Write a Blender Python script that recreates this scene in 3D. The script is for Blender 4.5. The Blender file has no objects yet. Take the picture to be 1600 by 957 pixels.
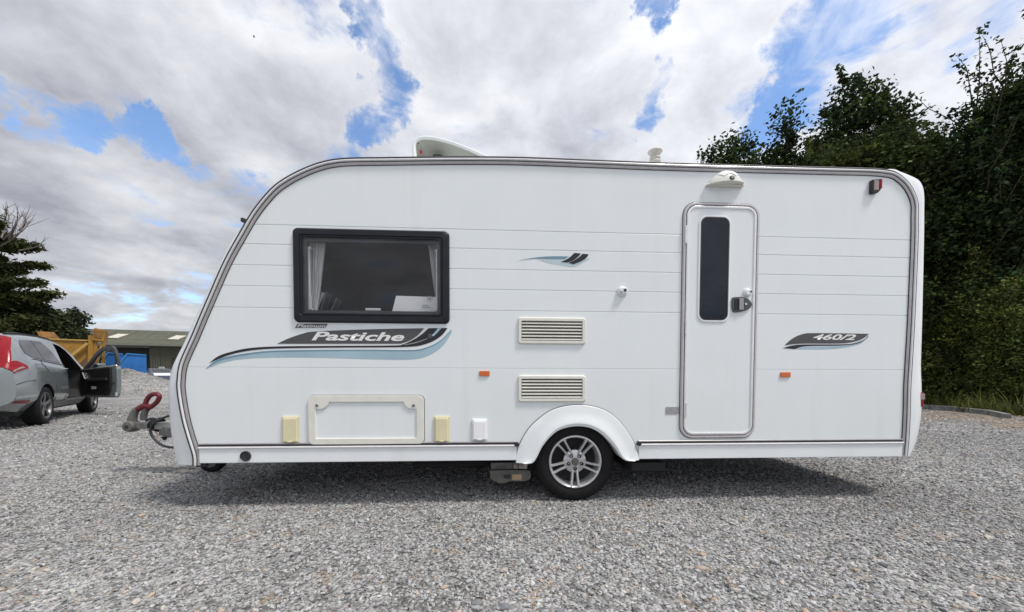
import bpy, bmesh, math, random
import numpy as np
from mathutils import Vector, Matrix, Euler
from mathutils.bvhtree import BVHTree

scene = bpy.context.scene
COL = scene.collection
R = math.radians

# ------------------------------------------------------------------ camera
F, CX, CY, CAMH = 600.0, 800.0, 605.6, 0.955
cam = bpy.data.objects.new('camera', bpy.data.cameras.new('camera'))
COL.objects.link(cam)
cam.data.sensor_width = 36.0
cam.data.lens = F / 1600.0 * 36.0
cam.data.shift_y = (CY - 478.5) / 1600.0
cam.data.clip_start = 0.05
cam.data.clip_end = 3000
CAMROT = Matrix.Rotation(R(90 - 1.87), 3, 'X') @ Matrix.Rotation(R(0.17), 3, 'Z')
cam.matrix_world = Matrix.Translation((0, 0, CAMH)) @ CAMROT.to_4x4()
scene.camera = cam

# ------------------------------------------------------------------ light
SUN_EL, SUN_AZ = R(60), math.atan2(0.88, -0.42)      # azimuth from +Y towards +X
sv = Vector((math.sin(SUN_AZ) * math.cos(SUN_EL), math.cos(SUN_AZ) * math.cos(SUN_EL), math.sin(SUN_EL)))
sun = bpy.data.objects.new('sun', bpy.data.lights.new('sun', 'SUN'))
COL.objects.link(sun)
sun.data.energy = 1.5
sun.data.angle = R(11)
sun.data.color = (1.0, 0.95, 0.88)
sun.rotation_euler = sv.to_track_quat('Z', 'Y').to_euler()
sun.location = (0, 0, 50)
scene.view_settings.view_transform = 'Standard'
scene.view_settings.look = 'None'
scene.view_settings.gamma = 1.0
scene.view_settings.exposure = 0.97
scene.view_settings.use_curve_mapping = False


def ray(px, py):
    return CAMROT @ Vector(((px - CX) / F, -(py - CY) / F, -1.0))


def at(px, py, Y):
    d = ray(px, py)
    return Vector((0, 0, CAMH)) + d * (Y / d.y)


def node(nt, kind, **kw):
    n = nt.nodes.new(kind)
    for k, v in kw.items():
        if k.startswith('i_'):
            key = k[2:]
            key = int(key) if key.isdigit() else key.replace('_', ' ')
            n.inputs[key].default_value = v
        else:
            setattr(n, k, v)
    return n


def mathn(nt, op, a, b=None, clamp=False):
    n = nt.nodes.new('ShaderNodeMath')
    n.operation = op
    n.use_clamp = clamp
    for i, x in enumerate((a, b)):
        if x is None:
            continue
        if isinstance(x, (int, float)):
            n.inputs[i].default_value = x
        else:
            nt.links.new(x, n.inputs[i])
    return n.outputs[0]


def maprange(nt, x, a, b, c=0.0, d=1.0, smooth=True):
    n = nt.nodes.new('ShaderNodeMapRange')
    n.interpolation_type = 'SMOOTHSTEP' if smooth else 'LINEAR'
    nt.links.new(x, n.inputs[0])
    for i, v in enumerate((a, b, c, d)):
        n.inputs[i + 1].default_value = v
    return n.outputs[0]


def mixcol(nt, fac, a, b, mode='MIX'):
    n = nt.nodes.new('ShaderNodeMix')
    n.data_type = 'RGBA'
    n.blend_type = mode
    for sock, x in ((n.inputs[0], fac), (n.inputs[6], a), (n.inputs[7], b)):
        if isinstance(x, (int, float)):
            sock.default_value = x
        elif isinstance(x, (tuple, list)):
            sock.default_value = (*x, 1.0) if len(x) == 3 else x
        else:
            nt.links.new(x, sock)
    return n.outputs[2]


def make_world():
    w = bpy.data.worlds.new('World')
    scene.world = w
    w.use_nodes = True
    nt = w.node_tree
    nt.nodes.clear()
    L = nt.links.new
    tc = node(nt, 'ShaderNodeTexCoord')
    dirv = tc.outputs['Generated']
    sky = node(nt, 'ShaderNodeTexSky', sky_type='NISHITA', sun_disc=False, sun_elevation=SUN_EL, sun_rotation=SUN_AZ)
    sky.air_density = 1.0
    sky.dust_density = 0.0
    sky.ozone_density = 4.0
    sky.altitude = 400
    sep = node(nt, 'ShaderNodeSeparateXYZ')
    L(dirv, sep.inputs[0])
    # clouds lie on a layer: the direction is carried to a plane overhead
    zz = mathn(nt, 'ADD', mathn(nt, 'MAXIMUM', sep.outputs[2], 0.0), 0.24)
    u = mathn(nt, 'DIVIDE', sep.outputs[0], zz)
    v = mathn(nt, 'DIVIDE', sep.outputs[1], zz)
    comb = node(nt, 'ShaderNodeCombineXYZ')
    L(u, comb.inputs[0]); L(v, comb.inputs[1])
    plane = comb.outputs[0]

    def noise(vec, scale, detail, rough, dist=0.0, off=(0, 0, 0), sc=(1, 1, 1), rot=(0, 0, 0)):
        m = node(nt, 'ShaderNodeMapping')
        m.inputs['Location'].default_value = off
        m.inputs['Rotation'].default_value = rot
        m.inputs['Scale'].default_value = sc
        L(vec, m.inputs[0])
        n = node(nt, 'ShaderNodeTexNoise')
        n.inputs['Scale'].default_value = scale
        n.inputs['Detail'].default_value = detail
        n.inputs['Roughness'].default_value = rough
        n.inputs['Distortion'].default_value = dist
        L(m.outputs[0], n.inputs['Vector'])
        return n.outputs[0]

    big = noise(plane, 0.9, 4, 0.55, 0.3, (3.1, 1.7, 0))
    fine = noise(plane, 3.0, 10, 0.60, 0.5, (0.3, 5.2, 0))
    wisp = noise(plane, 2.6, 9, 0.6, 0.5, (2.0, 0.4, 0), (1.0, 0.60, 1), (0, 0, R(-38)))
    dens = mathn(nt, 'ADD', mathn(nt, 'MULTIPLY', mathn(nt, 'SUBTRACT', big, 0.5), 0.55), mathn(nt, 'MULTIPLY', mathn(nt, 'SUBTRACT', fine, 0.5), 2.1))
    dens = mathn(nt, 'ADD', dens, 0.66)
    # breaks in the cloud (direction, size, depth)
    gaps = [(566, 18, 22, .34), (580, 62, 24, .36), (598, 108, 27, .40), (618, 150, 28, .42), (614, 186, 24, .36), (590, 205, 22, .30),
            (1012, 12, 26, .38), (1035, 38, 23, .38), (1030, 145, 22, .37), (1022, 180, 18, .26),
            (15, 172, 30, .38), (75, 185, 22, .30), (130, 198, 24, .34), (180, 202, 22, .30), (245, 222, 28, .42), (282, 230, 22, .36), (205, 212, 16, .3),
            (350, 288, 34, .30), (378, 325, 24, .2),
            (1265, 60, 50, .42), (1330, 30, 60, .40), (1400, 60, 55, .32), (1250, 110, 45, .42), (1232, 160, 36, .40),
            (1300, 120, 50, .26), (1200, 190, 30, .28), (1440, 100, 50, .24), (1480, 20, 60, .24), (1540, 20, 50, .26), (1370, 95, 40, .25),
            (330, 470, 60, .12), (200, 480, 60, .14)]
    nz = node(nt, 'ShaderNodeVectorMath', operation='NORMALIZE')
    L(dirv, nz.inputs[0])
    # wobble so a break has ragged edges
    wob = node(nt, 'ShaderNodeTexNoise')
    wob.inputs['Scale'].default_value = 9.0
    wob.inputs['Detail'].default_value = 7
    wob.inputs['Roughness'].default_value = 0.62
    L(nz.outputs[0], wob.inputs['Vector'])
    wsub = node(nt, 'ShaderNodeVectorMath', operation='SUBTRACT')
    L(wob.outputs['Color'], wsub.inputs[0]); wsub.inputs[1].default_value = (.5, .5, .5)
    wsc = node(nt, 'ShaderNodeVectorMath', operation='SCALE')
    L(wsub.outputs[0], wsc.inputs[0]); wsc.inputs['Scale'].default_value = 0.24
    wad = node(nt, 'ShaderNodeVectorMath', operation='ADD')
    L(nz.outputs[0], wad.inputs[0]); L(wsc.outputs[0], wad.inputs[1])
    wn = node(nt, 'ShaderNodeVectorMath', operation='NORMALIZE')
    L(wad.outputs[0], wn.inputs[0])
    total = None
    for (px, py, rad, amt) in gaps:
        d = ray(px, py)
        ang = rad / F * 1.28 / d.length ** 1.5
        d.normalize()
        dot = node(nt, 'ShaderNodeVectorMath', operation='DOT_PRODUCT')
        L(wn.outputs[0], dot.inputs[0]); dot.inputs[1].default_value = d
        g = maprange(nt, dot.outputs['Value'], math.cos(ang * 1.6), math.cos(ang * .35), 0.0, amt * 1.08)
        total = g if total is None else mathn(nt, 'MAXIMUM', total, g)
    dens = mathn(nt, 'SUBTRACT', dens, total)
    cover = maprange(nt, dens, 0.16, 0.56)
    # shading of the cloud: grey bases and bright rims
    sh1 = noise(plane, 1.15, 5, 0.55, 0.3, (7.7, 2.3, 0))
    sh2 = noise(plane, 3.4, 9, 0.6, 0.25, (1.0, 8.0, 0))
    shade = mathn(nt, 'ADD', mathn(nt, 'MULTIPLY', sh1, 0.55), mathn(nt, 'MULTIPLY', sh2, 0.45))
    shade = mathn(nt, 'ADD', shade, mathn(nt, 'MULTIPLY', mathn(nt, 'SUBTRACT', 0.62, dens), 0.08))
    tone = maprange(nt, shade, 0.38, 0.62, 0.0, 1.0, False)
    ccol = mixcol(nt, tone, (1.75, 1.82, 2.15), (4.0, 4.07, 4.25))
    # cloud near the sun is brighter
    sd = node(nt, 'ShaderNodeVectorMath', operation='DOT_PRODUCT')
    L(nz.outputs[0], sd.inputs[0]); sd.inputs[1].default_value = sv
    glow = maprange(nt, sd.outputs['Value'], -0.5, 0.9, 0.84, 1.26)
    gc = node(nt, 'ShaderNodeCombineColor')
    for i_ in range(3): L(glow, gc.inputs[i_])
    ccol = mixcol(nt, 1.0, ccol, gc.outputs[0], 'MULTIPLY')
    streak = mathn(nt, 'MULTIPLY', maprange(nt, wisp, 0.46, 0.66, 0.0, 0.85), maprange(nt, sep.outputs[0], 0.15, 0.4, 0.12, 1.0))
    skyc = mixcol(nt, streak, sky.outputs[0], (4.45, 4.6, 4.9))
    # the deep blue seen through a break
    lowhaze = maprange(nt, sep.outputs[2], 0.0, 0.22, 0.6, 0.0)
    skyc2 = mixcol(nt, lowhaze, skyc, (2.8, 3.7, 4.75))
    final = mixcol(nt, cover, skyc2, ccol)
    bg = node(nt, 'ShaderNodeBackground')
    bg.inputs['Strength'].default_value = 0.115
    L(final, bg.inputs[0])
    out = node(nt, 'ShaderNodeOutputWorld')
    L(bg.outputs[0], out.inputs[0])
    w.cycles.sampling_method = 'MANUAL'
    w.cycles.sample_map_resolution = 512


make_world()

# ------------------------------------------------------------------ materials
MATS = {}


def mat(name, col, rough=0.5, metal=0.0, var=0.0, scale=8.0, bump=0.0, bscale=60.0, coat=0.0, spec=0.5, alpha=None, dirt=None):
    if name in MATS:
        return MATS[name]
    m = bpy.data.materials.new(name)
    m.use_nodes = True
    nt = m.node_tree
    b = nt.nodes['Principled BSDF']
    L = nt.links.new
    b.inputs['Roughness'].default_value = rough
    b.inputs['Metallic'].default_value = metal
    b.inputs['Coat Weight'].default_value = coat
    b.inputs['Coat Roughness'].default_value = 0.05
    b.inputs['Specular IOR Level'].default_value = spec
    tc = node(nt, 'ShaderNodeTexCoord')
    n = node(nt, 'ShaderNodeTexNoise')
    n.inputs['Scale'].default_value = scale
    n.inputs['Detail'].default_value = 6
    n.inputs['Roughness'].default_value = 0.6
    L(tc.outputs['Object'], n.inputs['Vector'])
    lo = tuple(max(0.0, c * (1 - var)) for c in col)
    hi = tuple(min(1.0, c * (1 + var)) for c in col)
    c = mixcol(nt, maprange(nt, n.outputs[0], 0.3, 0.7), lo, hi)
    if dirt:
        mp = node(nt, 'ShaderNodeMapping')
        mp.inputs['Scale'].default_value = dirt[1]
        L(tc.outputs['Object'], mp.inputs[0])
        dn = node(nt, 'ShaderNodeTexNoise')
        dn.inputs['Scale'].default_value = dirt[2]
        dn.inputs['Detail'].default_value = 8
        dn.inputs['Roughness'].default_value = 0.65
        L(mp.outputs[0], dn.inputs['Vector'])
        c = mixcol(nt, maprange(nt, dn.outputs[0], dirt[3], dirt[4], 0.0, dirt[5]), c, dirt[0])
    L(c, b.inputs['Base Color'])
    if bump:
        bn = node(nt, 'ShaderNodeTexNoise')
        bn.inputs['Scale'].default_value = bscale
        bn.inputs['Detail'].default_value = 5
        L(tc.outputs['Object'], bn.inputs['Vector'])
        bp = node(nt, 'ShaderNodeBump')
        bp.inputs['Strength'].default_value = bump
        bp.inputs['Distance'].default_value = 0.01
        L(bn.outputs[0], bp.inputs['Height'])
        L(bp.outputs[0], b.inputs['Normal'])
    MATS[name] = m
    return m


def glass_mat(name, tint, refl=(1, 1, 1), rough=0.01, ior=1.5):
    m = bpy.data.materials.new(name)
    m.use_nodes = True
    nt = m.node_tree
    nt.nodes.clear()
    L = nt.links.new
    tr = node(nt, 'ShaderNodeBsdfTransparent')
    tr.inputs[0].default_value = (*tint, 1)
    gl = node(nt, 'ShaderNodeBsdfGlossy')
    gl.inputs[0].default_value = (*refl, 1)
    gl.inputs['Roughness'].default_value = rough
    tc = node(nt, 'ShaderNodeTexCoord')
    n = node(nt, 'ShaderNodeTexNoise')
    n.inputs['Scale'].default_value = 2.2
    n.inputs['Detail'].default_value = 2
    L(tc.outputs['Object'], n.inputs['Vector'])
    bp = node(nt, 'ShaderNodeBump')
    bp.inputs['Strength'].default_value = 0.06
    bp.inputs['Distance'].default_value = 0.02
    L(n.outputs[0], bp.inputs['Height'])
    L(bp.outputs[0], gl.inputs['Normal'])
    fr = node(nt, 'ShaderNodeFresnel')
    fr.inputs[0].default_value = ior
    geo = node(nt, 'ShaderNodeNewGeometry')      # the inner face of a pane adds no second mirror
    mx = node(nt, 'ShaderNodeMixShader')
    L(mathn(nt, 'MULTIPLY', fr.outputs[0], mathn(nt, 'SUBTRACT', 1.0, geo.outputs['Backfacing'])), mx.inputs[0]); L(tr.outputs[0], mx.inputs[1]); L(gl.outputs[0], mx.inputs[2])
    o = node(nt, 'ShaderNodeOutputMaterial')
    L(mx.outputs[0], o.inputs[0])
    MATS[name] = m
    return m


def attr_mat(name, rough=0.9, translucent=0.0, spec=0.3, bump=0.0):
    """colour comes from each piece's own 'col' attribute (its mineral or leaf colour)"""
    m = bpy.data.materials.new(name)
    m.use_nodes = True
    nt = m.node_tree
    b = nt.nodes['Principled BSDF']
    L = nt.links.new
    a = node(nt, 'ShaderNodeAttribute', attribute_name='col')
    c = a.outputs['Color']
    if bump:
        tc = node(nt, 'ShaderNodeTexCoord')
        n = node(nt, 'ShaderNodeTexNoise')
        n.inputs['Scale'].default_value = 160
        n.inputs['Detail'].default_value = 4
        L(tc.outputs['Object'], n.inputs['Vector'])
        c = mixcol(nt, bump, c, mixcol(nt, n.outputs[0], (.25, .25, .25), (1.6, 1.6, 1.6)), 'MULTIPLY')
    L(c, b.inputs['Base Color'])
    b.inputs['Roughness'].default_value = rough
    b.inputs['Specular IOR Level'].default_value = spec
    if translucent:
        t = node(nt, 'ShaderNodeBsdfTranslucent')
        L(c, t.inputs[0])
        mx = node(nt, 'ShaderNodeMixShader')
        mx.inputs[0].default_value = translucent
        L(b.outputs[0], mx.inputs[1]); L(t.outputs[0], mx.inputs[2])
        L(mx.outputs[0], nt.nodes['Material Output'].inputs[0])
    MATS[name] = m
    return m


WHITE = mat('caravan_white', (.775, .815, .825), .24, var=.015, scale=2.0, bump=.05, bscale=2.2, spec=.5, coat=.25,
            dirt=((.60, .59, .53), (5.0, 1, .45), 1.6, .50, .82, .20))
GELWHITE = mat('moulding_white', (.80, .83, .84), .22, var=.02, scale=3, dirt=((.62, .60, .53), (1.5, 1, .6), 2.2, .55, .8, .3))
TRIMCREAM = mat('cream_plastic', (.74, .73, .66), .4, var=.04, scale=14)
YELLOWED = mat('yellowed_plastic', (.70, .64, .42), .42, var=.05, scale=9, dirt=((.5, .42, .25), (1, 1, 1), 9, .55, .8, .3))
WHITEPLASTIC = mat('white_plastic', (.82, .83, .83), .35, var=.02)
SILVER = mat('rail_alloy', (.44, .425, .425), .32, .55, var=.08, scale=12)
BEAD = mat('polished_bead', (.80, .80, .81), .25, .35, var=.04, scale=30)
SEAL = mat('black_rubber_seal', (.035, .03, .035), .5, var=.2)
BLACK = mat('black_plastic', (.022, .024, .03), .42, var=.2, scale=20)
FRAMEBLK = mat('window_frame_plastic', (.012, .014, .019), .4, var=.15, scale=12, spec=.3)
DARK = mat('underbody_dark', (.02, .02, .02), .85, var=.3, scale=5)
RUBBER = mat('tyre_rubber', (.010, .010, .011), .7, var=.3, scale=18, bump=.15, bscale=90, spec=.25)
ALLOY = mat('wheel_alloy', (.62, .62, .63), .26, .55, var=.08, scale=20)
GALV = mat('galvanised_steel', (.18, .18, .172), .55, .5, var=.25, scale=24, dirt=((.22, .14, .09), (1, 1, 1), 16, .55, .75, .6))
GREYMET = mat('grey_cast', (.13, .13, .118), .6, .2, var=.2, scale=24)
REDPAINT = mat('red_handle_plastic', (.12, .010, .016), .45, var=.2, scale=30)
ORANGE = mat('orange_reflector', (.62, .13, .02), .25, var=.1, scale=80, coat=.4)
REDLENS = mat('red_lens', (.25, .004, .010), .2, var=.2, scale=40, spec=.35)
CLEARLENS = mat('clear_lens', (.30, .22, .21), .2, var=.1, coat=.6)
LENS = mat('lamp_lens_cream', (.80, .80, .74), .25, var=.05, coat=.3)
DGREY = mat('decal_charcoal', (.075, .075, .078), .4, var=.08, scale=60)
DBLACK = mat('decal_black', (.012, .013, .016), .35, var=.1)
DBLUE = mat('decal_pale_blue', (.36, .50, .58), .35, var=.08, scale=3)
DBLUE2 = mat('decal_steel_blue', (.17, .29, .38), .35, var=.08, scale=3)
DLIGHT = mat('decal_light_grey', (.66, .70, .70), .35, var=.03)
DWHITE = mat('decal_white', (.82, .83, .83), .3, var=.01)
TEXTW = mat('decal_off_white', (.78, .78, .76), .4)
GREYPLATE = mat('grey_plate', (.36, .36, .36), .45, .3, var=.1, scale=40)
GLASS = glass_mat('tinted_acrylic', (.92, .925, .93))
DOORGLASS = mat('dark_acrylic', (.009, .013, .022), .05, var=.3, scale=3, spec=.38, bump=.35, bscale=3.5)
INTERIOR = mat('interior_lining', (.17, .16, .15), .8, var=.15, scale=2)
CURTAIN = mat('curtain_voile', (.84, .84, .84), .9, var=.06, scale=9)
PAPER = mat('white_paper', (.86, .86, .86), .7, var=.02)
STAYMAT = mat('stay_alloy', (.62, .62, .62), .35, .3)
CARPAINT = mat('car_silver_green_paint', (.255, .285, .292), .22, .35, var=.04, scale=5, coat=.8)
CARGLASS = mat('car_privacy_glass', (.035, .037, .042), .06, spec=.7)
CARTRIM = mat('car_black_trim', (.014, .014, .015), .5, var=.2)
CARSILL = mat('car_grey_cladding', (.16, .165, .17), .5, var=.1)
CHROME = mat('chrome', (.75, .75, .76), .12, .9)
CARALLOY = mat('car_wheel_alloy', (.16, .16, .165), .4, .6, var=.1)
YELLOWP = mat('machine_yellow', (.30, .155, .016), .6, var=.15, scale=2.5, dirt=((.10, .06, .03), (1, 1, 1), 2.2, .45, .75, .7))
BLUEP = mat('skip_blue', (.014, .135, .40), .5, var=.12, scale=1.2, dirt=((.05, .10, .18), (1, 1, 1), 1.8, .55, .8, .5))
BARNROOF = mat('barn_roof_sheet', (.085, .088, .062), .8, var=.22, scale=.7, dirt=((.065, .075, .035), (1, 1, 1), .9, .5, .75, .5))
BARNWALL = mat('barn_wall_sheet', (.060, .058, .040), .7, var=.15, scale=.6)
SKYLIGHT = mat('barn_skylight', (.52, .50, .43), .6, var=.12, scale=1.5)
BARK = mat('bark', (.075, .058, .042), .95, var=.35, scale=6, bump=.5, bscale=14)
DEADWOOD = mat('bare_branch', (.16, .14, .125), .95, var=.25, scale=5)
TIMBER = mat('grey_timber', (.20, .205, .20), .9, var=.3, scale=7, bump=.3, bscale=20)
SOIL = mat('sandy_soil', (.20, .155, .11), .95, var=.4, scale=3, bump=.6, bscale=30)
HATCH = mat('hatch_plastic', (.62, .63, .56), .4, var=.05, scale=6)
LEAF = attr_mat('leaf', .75, .28, .15)
STONE = attr_mat('stone', .85, 0, .3, .55)


def gravel_material(name, far=True):
    m = bpy.data.materials.new(name)
    m.use_nodes = True
    nt = m.node_tree
    b = nt.nodes['Principled BSDF']
    L = nt.links.new
    tc = node(nt, 'ShaderNodeTexCoord')
    P = tc.outputs['Object']

    def vor(scale, feature='F1'):
        v = node(nt, 'ShaderNodeTexVoronoi', feature=feature)
        v.inputs['Scale'].default_value = scale
        L(P, v.inputs['Vector'])
        return v

    def noi(scale, det=6, r=.6):
        n = node(nt, 'ShaderNodeTexNoise')
        n.inputs['Scale'].default_value = scale
        n.inputs['Detail'].default_value = det
        n.inputs['Roughness'].default_value = r
        L(P, n.inputs['Vector'])
        return n.outputs[0]
    v1, v2 = vor(38), vor(15)
    s1 = node(nt, 'ShaderNodeSeparateColor'); L(v1.outputs['Color'], s1.inputs[0])
    s2 = node(nt, 'ShaderNodeSeparateColor'); L(v2.outputs['Color'], s2.inputs[0])
    t = mathn(nt, 'ADD', mathn(nt, 'MULTIPLY', s1.outputs[0], .6), mathn(nt, 'MULTIPLY', s2.outputs[0], .4))
    c = mixcol(nt, maprange(nt, t, .12, .9), (.18, .178, .174), (.52, .515, .505))
    tan = maprange(nt, s2.outputs[1], .93, .96)
    c = mixcol(nt, mathn(nt, 'MULTIPLY', tan, .7), c, (.42, .33, .24))
    big = maprange(nt, noi(.45, 5, .6), .3, .7, .74, 1.2)
    patch = maprange(nt, noi(.22, 4, .55), .54, .70, 0, .3)
    c = mixcol(nt, patch, c, (.27, .235, .20))
    cb = node(nt, 'ShaderNodeCombineColor'); L(big, cb.inputs[0]); L(big, cb.inputs[1]); L(big, cb.inputs[2])
    c = mixcol(nt, 1.0, c, cb.outputs[0], 'MULTIPLY')
    L(c, b.inputs['Base Color'])
    b.inputs['Roughness'].default_value = .9
    h = mathn(nt, 'ADD', mathn(nt, 'MULTIPLY', v1.outputs['Distance'], -1.2), mathn(nt, 'MULTIPLY', s1.outputs[1], .6))
    h = mathn(nt, 'ADD', h, mathn(nt, 'MULTIPLY', v2.outputs['Distance'], -.8))
    bp = node(nt, 'ShaderNodeBump')
    bp.inputs['Strength'].default_value = 1.0
    bp.inputs['Distance'].default_value = .03
    L(h, bp.inputs['Height'])
    L(bp.outputs[0], b.inputs['Normal'])
    MATS[name] = m
    return m


GRAVEL = gravel_material('gravel_ground')

# ------------------------------------------------------------------ mesh helpers


class MB:
    def __init__(s):
        s.v, s.f, s.m = [], [], []

    def add(s, vs, fs, mi=0):
        o = len(s.v)
        s.v += [tuple(v) for v in vs]
        s.f += [tuple(i + o for i in f) for f in fs]
        s.m += [mi] * len(fs)
        return s

    def box(s, x0, x1, y0, y1, z0, z1, mi=0, M=None):
        vs = [Vector(p) for p in ((x0, y0, z0), (x1, y0, z0), (x1, y1, z0), (x0, y1, z0), (x0, y0, z1), (x1, y0, z1), (x1, y1, z1), (x0, y1, z1))]
        if M:
            vs = [M @ p for p in vs]
        return s.add(vs, [(0, 3, 2, 1), (4, 5, 6, 7), (0, 1, 5, 4), (1, 2, 6, 5), (2, 3, 7, 6), (3, 0, 4, 7)], mi)

    def bar(s, a, b, w, h=None, mi=0):
        a, b = Vector(a), Vector(b)
        h = h or w
        d = (b - a)
        q = d.to_track_quat('X', 'Z').to_matrix().to_4x4()
        return s.box(0, d.length, -w / 2, w / 2, -h / 2, h / 2, mi, Matrix.Translation(a) @ q)

    def prism(s, poly, y0, y1, mi=0):
        """polygon in (x,z) carried from y0 to y1"""
        a = sum(poly[i][0] * poly[(i + 1) % len(poly)][1] - poly[(i + 1) % len(poly)][0] * poly[i][1] for i in range(len(poly)))
        if a < 0:
            poly = poly[::-1]
        n = len(poly)
        vs = [(x, y0, z) for x, z in poly] + [(x, y1, z) for x, z in poly]
        fs = [tuple(range(n)), tuple(range(2 * n - 1, n - 1, -1))]
        fs += [(i, i + n, (i + 1) % n + n, (i + 1) % n) for i in range(n)]
        return s.add(vs, fs, mi)

    def loft(s, rings, closed=True, capa=False, capb=False, mi=0):
        n = len(rings[0])
        vs = [p for r in rings for p in r]
        fs = []
        for k in range(len(rings) - 1):
            for i in range(n if closed else n - 1):
                j = (i + 1) % n
                fs.append((k * n + i, k * n + j, (k + 1) * n + j, (k + 1) * n + i))
        if capa:
            fs.append(tuple(range(n - 1, -1, -1)))
        if capb:
            fs.append(tuple((len(rings) - 1) * n + i for i in range(n)))
        return s.add(vs, fs, mi)

    def tube(s, pts, r, n=8, mi=0, caps=True):
        pts = [Vector(p) for p in pts]
        rs = r if isinstance(r, (list, tuple)) else [r] * len(pts)
        rings = []
        up = Vector((0.13, 0.2, 0.97))
        for i, p in enumerate(pts):
            d = (pts[min(i + 1, len(pts) - 1)] - pts[max(i - 1, 0)]).normalized()
            a = d.cross(up)
            if a.length < 1e-3:
                a = d.cross(Vector((1, 0, 0)))
            a.normalize()
            b = a.cross(d)
            up = b
            rings.append([p + (a * math.cos(2 * math.pi * k / n) + b * math.sin(2 * math.pi * k / n)) * rs[i] for k in range(n)])
        return s.loft(rings, True, caps, caps, mi)

    def lathe(s, prof, n=32, M=None, mi=0, caps=False):
        """profile of (radius, y), turned about the y axis"""
        rings = []
        for r, y in prof:
            ring = [Vector((r * math.cos(2 * math.pi * k / n), y, r * math.sin(2 * math.pi * k / n))) for k in range(n)]
            rings.append([M @ p for p in ring] if M else ring)
        return s.loft(rings, True, caps, caps, mi)

    def build(s, name, material, parent=None, smooth=35, bevel=0, mats=None, recalc=True):
        me = bpy.data.meshes.new(name)
        me.from_pydata([tuple(v) for v in s.v], [], s.f)
        for m in (mats or [material]):
            me.materials.append(m)
        if mats:
            me.polygons.foreach_set('material_index', s.m)
        if recalc:
            bm = bmesh.new()
            bm.from_mesh(me)
            bmesh.ops.recalc_face_normals(bm, faces=bm.faces)
            bm.to_mesh(me)
            bm.free()
        me.update()
        o = bpy.data.objects.new(name, me)
        COL.objects.link(o)
        if parent:
            o.parent = parent
        if bevel:
            b = o.modifiers.new('bevel', 'BEVEL')
            b.width = bevel
            b.segments = 2
            b.limit_method = 'ANGLE'
            b.angle_limit = R(40)
            b.harden_normals = False
        if smooth:
            me.polygons.foreach_set('use_smooth', [True] * len(me.polygons))
            me.set_sharp_from_angle(angle=R(smooth))
        return o


def tag(o, label=None, cat=None, group=None, kind=None):
    if label: o['label'] = label
    if cat: o['category'] = cat
    if group: o['group'] = group
    if kind: o['kind'] = kind
    return o


def empty(name, loc, rz=0):
    o = bpy.data.objects.new(name, None)
    COL.objects.link(o)
    o.location = loc
    o.rotation_euler = (0, 0, rz)
    o.empty_display_size = .1
    return o


def rrect(x0, x1, z0, z1, r, n=6):
    if not isinstance(r, (list, tuple)):
        r = [r] * 4
    out = []
    for (cx, cz, a0, rr) in ((x1 - r[0], z1 - r[0], 0, r[0]), (x0 + r[1], z1 - r[1], 90, r[1]), (x0 + r[2], z0 + r[2], 180, r[2]), (x1 - r[3], z0 + r[3], 270, r[3])):
        for k in range(n + 1):
            a = R(a0 + 90 * k / n)
            out.append((cx + rr * math.cos(a), cz + rr * math.sin(a)))
    return out


def ring_frame(mb, levels, mi=0):
    """levels: list of (polygon, y): equal counts, lofted one to the next, last joined to first"""
    rings = [[(x, y, z) for x, z in poly] for poly, y in levels]
    rings.append(rings[0])
    return mb.loft(rings, True, mi=mi)


def catmull(pts, sub=6, closed=False):
    pts = [Vector(p) for p in pts]
    n = len(pts)
    out = []
    for i in range(n if closed else n - 1):
        p0 = pts[(i - 1) % n] if (closed or i > 0) else pts[0] * 2 - pts[1]
        p1, p2 = pts[i], pts[(i + 1) % n]
        p3 = pts[(i + 2) % n] if (closed or i + 2 < n) else pts[-1] * 2 - pts[-2]
        for k in range(sub):
            t = k / sub
            out.append(.5 * ((2 * p1) + (p2 - p0) * t + (2 * p0 - 5 * p1 + 4 * p2 - p3) * t * t + (3 * p1 - p0 - 3 * p2 + p3) * t ** 3))
    if not closed:
        out.append(pts[-1])
    return out


def boolean(o, cutter, op='DIFFERENCE'):
    md = o.modifiers.new('cut', 'BOOLEAN')
    md.object = cutter
    md.operation = op
    md.solver = 'EXACT'
    try:
        md.material_mode = 'TRANSFER'
    except Exception:
        pass
    dg = bpy.context.evaluated_depsgraph_get()
    dg.update()
    me = bpy.data.meshes.new_from_object(o.evaluated_get(dg), preserve_all_data_layers=True, depsgraph=dg)
    o.modifiers.remove(md)
    old = o.data
    o.data = me
    me.name = old.name
    bpy.data.meshes.remove(old)
    return o


def drop(o):
    me = o.data
    bpy.data.objects.remove(o)
    bpy.data.meshes.remove(me)


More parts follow.
